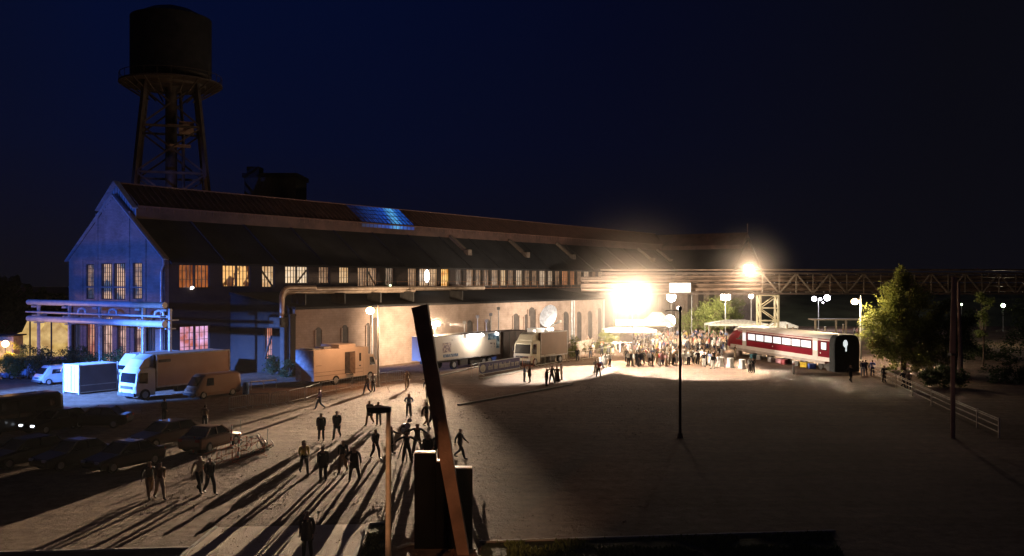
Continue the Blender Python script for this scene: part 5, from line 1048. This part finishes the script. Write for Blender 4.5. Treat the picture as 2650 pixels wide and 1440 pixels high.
# white draped standing tables
for px, py, lab in ((1863, 949, 'left one of three white draped standing tables'), (1890, 952, 'middle one of three white draped standing tables'), (1921, 956, 'right one of three white draped standing tables')):
    o = thing('standing_table', gp(px, py), 0, lab + ' near the carriage nose', 'table', 'white draped standing tables')
    q = MB(); q.cyl((0, 0, 1.09), (0, 0, 1.12), .36, None, 20); q.cyl((0, 0, 0), (0, 0, 1.09), .04); q.build('table_top', WHITE, o)
    q = MB(); q.loft([[(r_ * (1 + am * math.sin(6 * a)) * math.cos(a), r_ * (1 + am * math.sin(6 * a)) * math.sin(a), z) for a in [2 * math.pi * i / 36 for i in range(36)]] for z, r_, am in ((1.13, .37, 0), (1.0, .37, .02), (.7, .34, .06), (.3, .42, .1), (.02, .52, .12))], smooth=True, caps=False); q.build('drape', mat('white_linen', (.75, .72, .7), .85), o)
v = gp(2054, 968); o = thing('bollard', v, 0, 'short white bollard in front of the carriage', 'bollard'); q = MB(); q.cyl((0, 0, 0), (0, 0, 1.0), .13, .11, 14); q.build('post', WHITE, o); q = MB(); q.ball((0, 0, 1.05), .16); q.build('cap', mat('pale_red', (.6, .3, .3), .5), o)
# crowd barriers
def barrier(a, c, label, h=1.08, m=GALV, group='steel crowd barriers along the vehicle row', nb=9):
    d = c - a; L = d.length; o = thing('crowd_barrier', a, math.atan2(d.y, d.x), label, 'barrier', group)
    q = MB(); pts = [(.05, 0, .18), (.05, 0, h - .1), (.15, 0, h), (L - .15, 0, h), (L - .05, 0, h - .1), (L - .05, 0, .18), (.05, 0, .18)]; q.tube(pts, .024, 6); q.build('frame', m, o)
    q = MB()
    for k in range(1, nb): x = L * k / nb; q.cyl((x, 0, .18), (x, 0, h), .010, n=5)
    q.build('bars', m, o)
    for x in (.3, L - .3): q = MB(); q.tube([(x, -.32, .02), (x, -.05, .12), (x, .05, .12), (x, .32, .02)], .02, 5); q.bar((x, 0, .1), (x, 0, .2), .04); q.build('foot', m, o)
    return o
pts = [(590, 1066), (640, 1057), (700, 1052), (745, 1046), (790, 1036), (830, 1022), (870, 1014), (910, 1006), (955, 999), (1000, 992), (1048, 986)]
ordn = ('first', 'second', 'third', 'fourth', 'fifth', 'sixth', 'seventh', 'eighth', 'ninth', 'tenth')
for i in range(10):
    a, c = gp(*pts[i]), gp(*pts[i + 1]); d = c - a; barrier(a + d * .03, c - d * .03, f'{ordn[i]} steel barrier from the left in the row before the vans')
pts = [(1350, 952), (1384, 950), (1410, 946), (1438, 941), (1466, 936), (1500, 934), (1545, 928), (1590, 918)]
for i in range(7):
    a, c = gp(*pts[i]), gp(*pts[i + 1]); d = c - a; barrier(a + d * .04, c - d * .04, f'{ordn[i]} barrier from the left in front of the satellite truck', m=mat('red_barrier_paint', (.55, .2, .12), .5) if i == 0 else mat('cream_barrier_paint', (.62, .55, .42), .5), group='barriers in front of the satellite truck', h=1.2, nb=6)
# banner on its frame
A, B = gp(1240, 972), gp(1345, 954); d = B - A; L = d.length; o = thing('banner', A, math.atan2(d.y, d.x), 'dark blue banner with pale lettering on a white frame in front of the trailer', 'banner')
q = MB(); q.bb((.05, -.02, .12), (L, .02, 1.28)); cl = q.build('banner_cloth', mat('banner_blue', (.07, .06, .14), .7), o)
q = MB(); q.tube([(-.1, 0, 0), (-.1, 0, 1.32), (L, 0, 1.32), (L, 0, 0)], .035); q.tube([(-1.6, 0, 0), (-1.6, 0, 1.3), (-.1, 0, 1.3)], .035); q.tube([(-.1, 0, .1), (L, 0, .1)], .03); q.bar((-.1, 0, .3), (-.1, -.7, .02), .05); q.bar((L, 0, .3), (L, -.5, .02), .05); q.build('frame', WHITE, o)
q = MB(); PALE = mat('banner_lettering', (.60, .55, .45), .7)
q.prism([(.62 * math.cos(a) * .9 + .75, .42 * math.sin(a) + .68) for a in [2 * math.pi * i / 20 for i in range(20)]], (0, -.026, 0), (1, 0, 0), (0, 0, 1), (0, .004, 0)); q.build('logo_disc', PALE, cl); q = MB()
x = 1.9; rl = random.Random(5)
while x < L - .3:
    w = rl.uniform(.16, .3); hh = .62 if rl.random() < .35 else .42
    q.bb((x, -.028, .42), (x + .07, -.0225, .42 + hh)); q.bb((x + w - .07, -.028, .42), (x + w, -.0225, .42 + (.42 if rl.random() < .7 else .62)))
    q.bb((x + .071, -.028, (.42 if rl.random() < .5 else .75)), (x + w - .071, -.0225, (.50 if False else .42 + .09) if rl.random() < .5 else .84)) if False else q.bb((x + .071, -.028, .75), (x + w - .071, -.0225, .84))
    x += w + .06
    if rl.random() < .16: x += .25; q.build('lettering', PALE, cl); q = MB()
q.build('lettering', PALE, cl)
q = MB(); q.prism([(1.25 + .25 * math.cos(a) * s, .68 + .5 * math.sin(a)) for a, s in [(-1.2 + 2.4 * i / 10, 1.) for i in range(11)]] + [(1.25 + .12 * math.cos(a), .68 + .42 * math.sin(a)) for a in [1.2 - 2.4 * i / 10 for i in range(11)]], (0, -.034, 0), (1, 0, 0), (0, 0, 1), (0, .004, 0)); q.build('emblem', mat('banner_dark', (.05, .04, .06), .7), cl)
# lit strip of pale paving beside the banner
q = MB(); a, c = gp(1244, 981), gp(1360, 958); q.bar(a + Vector((0, 0, .05)), c + Vector((0, 0, .05)), .5, .1); tag(q.build('kerb', CONC), kind='structure')
# railing along the right edge
F0, F1, F2 = Vector((40.6, 112, 0)), Vector((32.9, 69, 0)), Vector((31.3, 59.6, 0))
segs_ = []; nseg = 7
for i in range(nseg): segs_.append((F0 + (F1 - F0) * i / nseg, F0 + (F1 - F0) * (i + 1) / nseg))
segs_.append((F1, F1 + (F2 - F1) * .55)); segs_.append((F1 + (F2 - F1) * .55, F2))
o = thing('railing', F0, 0, 'long pale steel railing running along the right edge of the square', 'railing')
RL = mat('railing_cream', (.55, .47, .36), .6)
for i, (a, c) in enumerate(segs_):
    a, c = a - F0, c - F0; q = MB()
    for z in (.35, .75, 1.1, 1.22): q.bar(a + Vector((0, 0, z)), c + Vector((0, 0, z)), .055)
    q.build('rail_panel', RL, o); q = MB(); q.bb((c.x - .05, c.y - .05, 0), (c.x + .05, c.y + .05, 1.3)); q.build('post', RL, o)
# striped posts, rails and bicycles by the saloon car
def bike(loc, rz, label, lay):
    o = thing('bicycle', loc, rz, label, 'bicycle', 'bicycles by the parked cars'); o.rotation_euler = (lay, 0, rz)
    for x in (-.52, .52):
        q = MB(); n = 20
        for k in range(n): a, c = 2 * math.pi * k / n, 2 * math.pi * (k + 1) / n; q.cyl((x + .33 * math.cos(a), 0, .34 + .33 * math.sin(a)), (x + .33 * math.cos(c), 0, .34 + .33 * math.sin(c)), .018, n=5)
        for k in range(8): a = math.pi * k / 8; q.bar((x + .32 * math.cos(a), 0, .34 + .32 * math.sin(a)), (x - .32 * math.cos(a), 0, .34 - .32 * math.sin(a)), .006)
        q.build('wheel', BLACK, o)
    q = MB()
    for p0, p1 in (((-.52, .34), (-.1, .3)), ((-.52, .34), (-.18, .78)), ((-.1, .3), (-.2, .85)), ((-.18, .76), (.36, .8)), ((-.1, .3), (.36, .72)), ((.34, .9), (.52, .34))): q.cyl((p0[0], 0, p0[1]), (p1[0], 0, p1[1]), .018, n=6)
    q.build('frame', mat('bike_red', (.4, .1, .07), .4), o)
    q = MB(); q.tube([(.3, -.25, .95), (.34, 0, .98), (.3, .25, .95)], .016, 5); q.build('handlebar', STEEL, o); q = MB(); q.ball((-.21, 0, .9), (.13, .07, .04)); q.build('saddle', BLACK, o)
v = gp(655, 1165); bike(v, .6, 'bicycle leaning left of the other one near the red striped posts', .35); v = gp(668, 1172); bike(v + Vector((0, 0, .05)), 1.1, 'bicycle with a white sheet fallen beside it at the edge of the light', 1.0)
q = MB(); v = gp(682, 1160); o = thing('folded_sheet', v, -.9, 'crumpled white board lying beside the bicycles', 'board')
q.box((0, 0, .45), (.9, .06, .8), rz=0, bev=.01); q.box((.1, .2, .3), (.8, .05, .55), bev=.01); bo = q.build('panel', WHITE, o); bo.rotation_euler = (.5, .5, 0); q = MB(); q.bar((-.4, 0, .05), (.5, .3, .05), .05); q.build('batten', WOOD, o)
RW = stripemat('red_white_stripes', (.55, .08, .05), (.75, .7, .65), 2.2, 2)
for px, py, h_, lab in ((597, 1160, 1.4, 'red and white striped post at the tail of the saloon car'), (616, 1190, 1.5, 'red and white striped post right of the saloon car'), (500, 1175, 1.0, 'short red and white striped post left of the saloon car'), (620, 1140, 1.3, 'thin leaning post behind the striped posts'), (690, 1165, 1.3, 'thin post at the bright end of the bicycle pile')):
    v = gp(px, py); o = thing('striped_post', v, 0, lab, 'post', 'marker posts by the parked cars'); q = MB(); q.cyl((0, 0, .08), (.08, 0, h_), .045 if 'thin' not in lab else .022, n=10); q.build('post', RW if 'striped post' in lab and 'thin' not in lab else GALV, o); q = MB(); q.box((0, 0, .04), (.4, .3, .08), bev=.02); q.build('foot', mat('grey_plastic', (.07, .07, .07)), o)
for k, (a, c) in enumerate((((520, 1222), (612, 1192)), ((600, 1205), (686, 1178)), ((560, 1195), (640, 1168)))):
    barrier(gp(*a), gp(*c), ('low barrier lying nearest the camera beside the cars', 'right one of the barriers beside the bicycles', 'barrier just behind the saloon car tail')[k], h=.9, m=mat('rusty_red_paint', (.4, .12, .07), .6), group='rusty barriers by the bicycles', nb=7)
# ------------------------------------------------------------------ stalls and tents
def canopy(p, L, Wd, H0, H1, label, m, name='market_tent', cat='tent', legs=True):
    o = thing(name, p, 0, label, cat); q = MB(); a, b_ = L / 2, Wd / 2
    q.add([(-a, -b_, H0), (a, -b_, H0), (a, b_, H0), (-a, b_, H0), (-a * .3, 0, H1), (a * .3, 0, H1)], [(0, 1, 5, 4), (1, 2, 5), (2, 3, 4, 5), (3, 0, 4)]); q.bb((-a, -b_, H0 - .35), (a, -b_ + .03, H0 - .002)); q.bb((-a, b_ - .03, H0 - .35), (a, b_, H0 - .002)); q.build('canopy', m, o)
    for x in (-a + .1, a - .1):
        for y in (-b_ + .1, b_ - .1): q = MB(); q.cyl((x, y, 0), (x, y, H0 - .1), .04); q.build('leg', GALV, o)
    return o
CAN = mat('white_canvas', (.8, .78, .72), .8)
p = P3(1628, 0, 137.5); o = canopy((p.x, 137.5, 0), 7.6, 4, 2.9, 3.5, 'long low white pavilion roof at the left of the crowd', CAN); q = MB(); q.bb((-2.2, -2.0, 3.55), (2.2, -1.85, 4.4)); q.build('fascia', CAN, o)
p = P3(1700, 0, 150); canopy((p.x, 150, 0), 5, 4, 3.2, 5.0, 'pale yellow pointed tent behind the crowd', mat('cream_canvas', (.8, .72, .5), .8))
p = P3(1905, 0, 150); canopy((p.x - .5, 148, 0), 9.5, 3, 3.3, 3.9, 'white awning behind the nose of the carriage', CAN)
p = P3(2012, 0, 162); canopy((p.x + 1, 163, 0), 5, 3, 2.2, 2.9, 'small pale awning right of the trestle', CAN)
v = gp(1600, 905); o = thing('bench_table', v, .25, 'pale long table top at the left of the crowd', 'table'); q = MB(); q.bb((-2.2, -.4, .98), (2.2, .4, 1.05)); q.build('table_top', WHITE, o)
for x in (-2, 0, 2): q = MB(); q.bb((x - .04, -.3, 0), (x + .04, .3, .98)); q.build('leg', STEEL, o)
# glowing marquee on the left
o = thing('marquee', (P3(100, 0, 118).x, 118, 0), .1, 'marquee glowing yellow from inside left of the gable', 'tent'); TENT = glow_mat('glowing_canvas', (.42, .24, .06), (.80, .55, .20), 1.0, .9, .3, .7)
q = MB(); prof = [(-5.2, 2.2), (-3.4, 3.1), (-2.0, 3.6), (-1.2, 5.4), (-.2, 5.1), (.1, 3.6), (1.0, 4.9), (1.9, 5.4), (2.7, 4.3), (4.2, 2.9)]
for y0_, y1_ in ((0, 5),): q.prism([(-5.2, 0)] + prof + [(4.2, 0)], (0, y0_, 0), (1, 0, 0), (0, 0, 1), (0, 5, 0))
q.build('canvas', TENT, o)
q = MB()
for x, z in ((-3.4, 3.2), (-1.0, 5.7), (.05, 3.8), (1.6, 5.6)): q.cyl((x, -.12, 0), (x, -.12, z), .10)
q.build('pole', STEEL, o)
o = thing('lit_hut', (P3(2, 0, 100).x, 100, 0), 0, 'small hut with a lit yellow front at the left edge', 'hut'); q = MB(); q.bb((-1.5, 0, 0), (1.35, 2, 4.1)); q.build('wall', WOOD, o); q = MB(); q.bb((-1.4, -.03, .3), (1.2, -.004, 3.6)); q.build('lit_front', glow_mat('hut_glow', (.5, .25, .06), (1., .6, .25), 1, 1.5), o); q = MB(); q.bb((-1.7, -.4, 4.102), (1.6, 2.3, 4.25)); q.build('roof', TAR, o)
lamp('POINT', P3(22, 905, 95), 1100, (1, .5, .2), None, .3)
o = thing('globe_lamp', P3(14, 890, 97) * Vector((1, 1, 0)), 0, 'small warm garden lamp among the bushes at the left edge', 'globe lamp'); q = MB(); q.cyl((0, 0, 0), (0, 0, 3.3), .05); q.build('pole', STEEL, o); q = MB(); q.ball((0, 0, 3.5), .35); q.build('globe', LAMPS, o)
# background yard on the right
YB = 170.
for k, (px, Yk, h_) in enumerate(((2037, 160, 2.6), (2052, 158, 2.2), (2136, 158, 2.2), (2078, 140, 2.2), (2117, 165, 1.6), (2182, 176, 1.8))):
    p = P3(px, 0, Yk); o = thing('timber_post', (p.x, Yk, 0), 0, f'{("first", "second", "third", "fourth", "fifth", "sixth")[(0, 1, 4, 2, 3, 5)[k]]} pale timber post from the left in the yard behind the carriage', 'post', 'timber posts in the yard'); q = MB(); q.cyl((0, 0, 0), (0, 0, h_), .17, .15, 10); q.build('post', WOOD, o); q = MB(); q.cyl((0, 0, h_), (0, 0, h_ + .08), .2, n=10); q.build('cap', WHITE, o)
for k, (px, Yk, L) in enumerate(((2105, 165, 4.5), (2195, 172, 3.6))):
    p = P3(px, 0, Yk); barrier(Vector((p.x - L / 2, Yk, 0)), Vector((p.x + L / 2, Yk + .3, 0)), ('red and white barrier behind the carriage roof', 'orange board barrier right in the background yard')[k], h=1.1, m=mat('red_barrier_paint', (.55, .2, .12)), group='barriers in the background yard', nb=5)
o = thing('shelter', (P3(2185, 0, 178).x, 178, 0), 0, 'low open shelter with a pale beam in the background yard', 'shelter')
q = MB(); q.bb((-6, 0, 2.5), (7, 3, 2.75)); q.build('roof', WOOD, o)
for x in (-5.5, -1.5, .4, 3.2, 6.5): q = MB(); q.bb((x - .15, .1, 0), (x + .15, .4, 2.5)); q.build('post', WOOD, o)
# ------------------------------------------------------------------ trees and bushes
def leafmat(name, c1, c2):
    m = mat(name, c1, .7, 0, .1, 1.3, col2=c2, spec=.2); t = m.node_tree; b = t.nodes['Principled BSDF']; tl_ = t.nodes.new('ShaderNodeBsdfTranslucent'); ms_ = t.nodes.new('ShaderNodeMixShader'); ms_.inputs[0].default_value = .45
    t.links.new(b.inputs['Base Color'].links[0].from_socket, tl_.inputs['Color']); o_ = next(n for n in t.nodes if n.type == 'OUTPUT_MATERIAL'); t.links.new(b.outputs[0], ms_.inputs[1]); t.links.new(tl_.outputs[0], ms_.inputs[2]); t.links.new(ms_.outputs[0], o_.inputs['Surface']); return m
LF1 = leafmat('leaves_green', (.09, .11, .025), (.24, .24, .06)); LF2 = leafmat('leaves_dark', (.035, .055, .025), (.08, .11, .045)); LF3 = leafmat('leaves_light', (.09, .12, .03), (.2, .22, .07))
BARK = mat('bark', (.10, .07, .05), .9, 0, .3, 4, .4, 20)
def tree(loc, label, blobs, nleaf, ls, lm, trunk_h=3, tr=.22, cat='tree', name='tree', group=None, seed=1):
    o = thing(name, loc, 0, label, cat, group); r = random.Random(seed)
    q = MB(); cen = [Vector(b_[0]) for b_ in blobs]
    if trunk_h:
        q.tube([(0, 0, 0), (.05, .03, trunk_h * .5), (0, 0, trunk_h)], tr, 9)
    else: trunk_h = .1
    for c in cen:
        p = Vector((0, 0, trunk_h * .8)); m_ = (p + c) / 2 + Vector((r.uniform(-.3, .3), r.uniform(-.3, .3), .2)); q.cyl(p, m_, tr * .55, tr * .35, 6); q.cyl(m_, c, tr * .35, tr * .1, 6)
    q.build('trunk', BARK, o)
    q = MB(); tot = sum(b_[1] ** 2 for b_ in blobs)
    for c, R_ in blobs:
        c = Vector(c); ncl = max(4, int(nleaf * R_ ** 2 / tot / 26))
        for _ in range(ncl):
            d = Vector((r.gauss(0, 1), r.gauss(0, 1), r.gauss(0, .85))).normalized(); cp = c + d * R_ * (r.random() ** .4) * r.uniform(.8, 1.12)
            if cp.z < .1: cp.z = .1 + r.random() * .3
            if noise.noise(cp * .55 + Vector((seed, 0, 0))) < -.18: continue
            cr = R_ * .22 + .12
            for _k in range(26):
                pp = cp + Vector((r.gauss(0, cr * .6), r.gauss(0, cr * .6), r.gauss(0, cr * .45))); pp.z = max(pp.z, .05)
                u = Vector((r.gauss(0, 1), r.gauss(0, 1), r.gauss(0, 1))).normalized(); w = u.orthogonal().normalized(); l = ls * r.uniform(.6, 1.3)
                q.add([pp - u * l, pp + w * l * .45, pp + u * l, pp - w * l * .45], [(0, 1, 2, 3)])
    q.build('crown', lm, o); return o
tx = P3(2338, 0, 104.5).x
tree((tx, 104.5, 0), 'big leafy green tree lit from the left beside the railing', [((-3.3, -.3, 6.0), 1.5), ((-3.0, .3, 3.6), 1.7), ((-2.2, -1.6, 1.8), 1.8), ((-1.2, -1.8, 3.6), 1.9), ((-.8, 0, 6.0), 2.1), ((-.5, 0, 8.3), 1.9), ((-.7, .2, 9.8), 1.5), ((.9, .3, 9.2), 1.3), ((1.6, -.8, 7.3), 1.9), ((1.2, -1, 4.4), 2.2), ((2.8, -.8, 5.4), 1.6), ((3.2, -1, 3.0), 1.9), ((.6, -2, 1.6), 1.9), ((-.4, 0, 10.9), .9), ((2.2, -3, 1.2), 1.6), ((3.4, -.5, 6.6), 1.3)], 42000, .15, LF1, 3, .3, seed=2)
tree((tx + 4.6, 102, 0), 'darker leafy tree right of the big green tree', [((0, 0, 5.4), 2.0), ((.6, 0, 3.2), 2.0), ((-.8, 0, 7.2), 1.3), ((1.6, 0, 5.8), 1.2)], 9000, .15, LF2, 2.5, .2, seed=3)
tree((P3(2545, 0, 110).x, 110, 0), 'slender pale green young tree in front of the distant car', [((-.3, 0, 8.0), .7), ((.6, 0, 7.6), .6), ((-.5, 0, 6.4), .9), ((.3, 0, 5.2), .9), ((-.1, 0, 4.0), .7), ((-.9, 0, 6.9), .5)], 2600, .15, LF3, 4, .1, seed=4)
tree((P3(2640, 0, 100).x + 1.5, 100, 0), 'dark tree at the right edge', [((0, 0, 6.6), 2.4), ((1.5, 0, 4), 2.6), ((-.8, 0, 4), 2)], 6000, .17, LF2, 2.5, .2, seed=5)
for k, (px, Y, rr_, h_) in enumerate(((2480, 125, 2.6, 3.0), (2560, 118, 2.4, 2.4), (2620, 92, 2.2, 2.2), (2440, 88, 1.8, 2.0))):
    tree((P3(px, 0, Y).x, Y, 0), ('dark bush right of the darker leafy tree', 'dark bush below the distant white car', 'dark bush at the right edge below the tree', 'low dark bush beyond the railing behind the tall pole')[k], [((0, 0, h_ * .5), rr_ * .7), ((rr_ * .8, 0, h_ * .4), rr_ * .5), ((-rr_ * .8, 0, h_ * .4), rr_ * .5)], 2500, .15, LF2, 0, .1, cat='bush', name='bush', group='dark bushes beyond the railing', seed=20 + k)
p = P3(1835, 0, 170); tree((p.x, 170, 0), 'pale lit tree between the crowd and the far wall', [((-3, 0, 3.4), 2.2), ((-.5, 0, 4.6), 2.2), ((2.2, 0, 5.2), 2.0), ((1, 0, 2.4), 2.3), ((-4.5, 0, 2), 1.8)], 9000, .16, LF3, 2, .2, seed=6)
p = P3(1900, 0, 185); tree((p.x, 185, 0), 'slim lit tree by the far end of the wall', [((0, 0, 3.4), 1.6), ((.8, 0, 5.6), 1.3)], 3000, .16, LF3, 2, .2, seed=7)
for k, (px, Y, s, lab) in enumerate(((1487, 121, 1.7, 'round bush at the corner behind the satellite truck'), (1562, 128, 2.1, 'taller bush at the end of the pale annex wall'), (1590, 150, 2.2, 'bush behind the white pavilion'), (745, 97, 1.1, 'small bush left of the broadcast van'), (700, 99, 1.3, 'small bush by the hall wall near the blue barrel'))):
    tree((P3(px, 0, Y).x, Y, 0), lab, [((0, 0, s * .55), s * .6), ((s * .5, 0, s * .9), s * .5), ((-s * .5, .1, s * .5), s * .45), ((.1, 0, s * 1.3), s * .4)], 2600, .11, LF1 if k < 3 else LF2, 0, .06, cat='bush', name='bush', seed=30 + k)
for k, (px, py_, w_, h_) in enumerate(((118, 900, 2.2, 2.7), (165, 905, 2.2, 2.8), (215, 905, 2.4, 2.9), (262, 912, 2.2, 2.6), (310, 918, 2.2, 2.5), (345, 925, 1.6, 2.1), (70, 890, 2.0, 3.0), (42, 900, 1.6, 3.2), (22, 915, 1.4, 2.4))):
    p = P3(px, 0, 94.5); tree((p.x, 94.5, 0), ('first', 'second', 'third', 'fourth', 'fifth', 'sixth', 'seventh', 'eighth', 'ninth')[(3, 4, 5, 6, 7, 8, 2, 1, 0)[k]] + ' bush from the left in the hedge before the blue gable', [((0, 0, h_ * .4), w_ * .55), ((w_ * .4, .2, h_ * .75), w_ * .42), ((-w_ * .4, -.1, h_ * .7), w_ * .42), ((.1, 0, h_ * 1.0), w_ * .33)], 3000, .10, LF2 if k < 7 else LF1, 0, .06, cat='bush', name='bush', group='hedge before the gable', seed=50 + k)
for k, (px, Y, s) in enumerate(((20, 150, 7), (90, 155, 6), (150, 160, 5.5), (-40, 140, 8))):
    p = P3(px, 0, Y); tree((p.x, Y, 0), ('second', 'third', 'fourth', 'first')[k] + ' black tree from the left behind the marquee', [((0, 0, s * .9), s * .5), ((s * .4, 0, s * .6), s * .4), ((-s * .4, 0, s * .6), s * .4), ((0, 0, s * 1.3), s * .3)], 3500, .4, LF2, s * .5, .3, group='black trees behind the marquee', seed=70 + k)
# ------------------------------------------------------------------ haze
def volmat(n, dens, col, an):
    m = bpy.data.materials.new(n); m.use_nodes = True; t = m.node_tree; t.nodes.remove(t.nodes['Principled BSDF']); pv = t.nodes.new('ShaderNodeVolumePrincipled')
    pv.inputs['Density'].default_value = dens; pv.inputs['Color'].default_value = (*col, 1); pv.inputs['Anisotropy'].default_value = an
    t.links.new(pv.outputs[0], next(n for n in t.nodes if n.type == 'OUTPUT_MATERIAL').inputs['Volume']); return m
q = MB(); q.bb((-160, -60, -1.), (190, 300, 56)); tag(q.build('haze', volmat('haze', HAZE, (.85, .83, .8), .5)), kind='stuff')
# added clouds standing in for the floodlights' glare, densest in the middle of each
mm_ = volmat('glare_cloud', 1, (.95, .83, .72), .25); t = mm_.node_tree; pv = next(n for n in t.nodes if n.type == 'PRINCIPLED_VOLUME')
tcn = t.nodes.new('ShaderNodeTexCoord'); gr = t.nodes.new('ShaderNodeTexGradient'); gr.gradient_type = 'SPHERICAL'; t.links.new(tcn.outputs['Object'], gr.inputs[0])
pw = t.nodes.new('ShaderNodeMath'); pw.operation = 'POWER'; pw.inputs[1].default_value = 4.0; t.links.new(gr.outputs['Fac'], pw.inputs[0])
ml = t.nodes.new('ShaderNodeMath'); ml.operation = 'MULTIPLY'; ml.inputs[1].default_value = GLARE; t.links.new(pw.outputs[0], ml.inputs[0]); t.links.new(ml.outputs[0], pv.inputs['Density'])
for p, r in ((PM, 16), (PT, 10), (PU, 8), (PF, 5.5)):
    q = MB(); q.ball((0, 0, 0), 1, nu=32, nv=20); o = q.build('glare_cloud', mm_); tag(o, kind='stuff'); o.location = p; o.scale = (r, r, r)
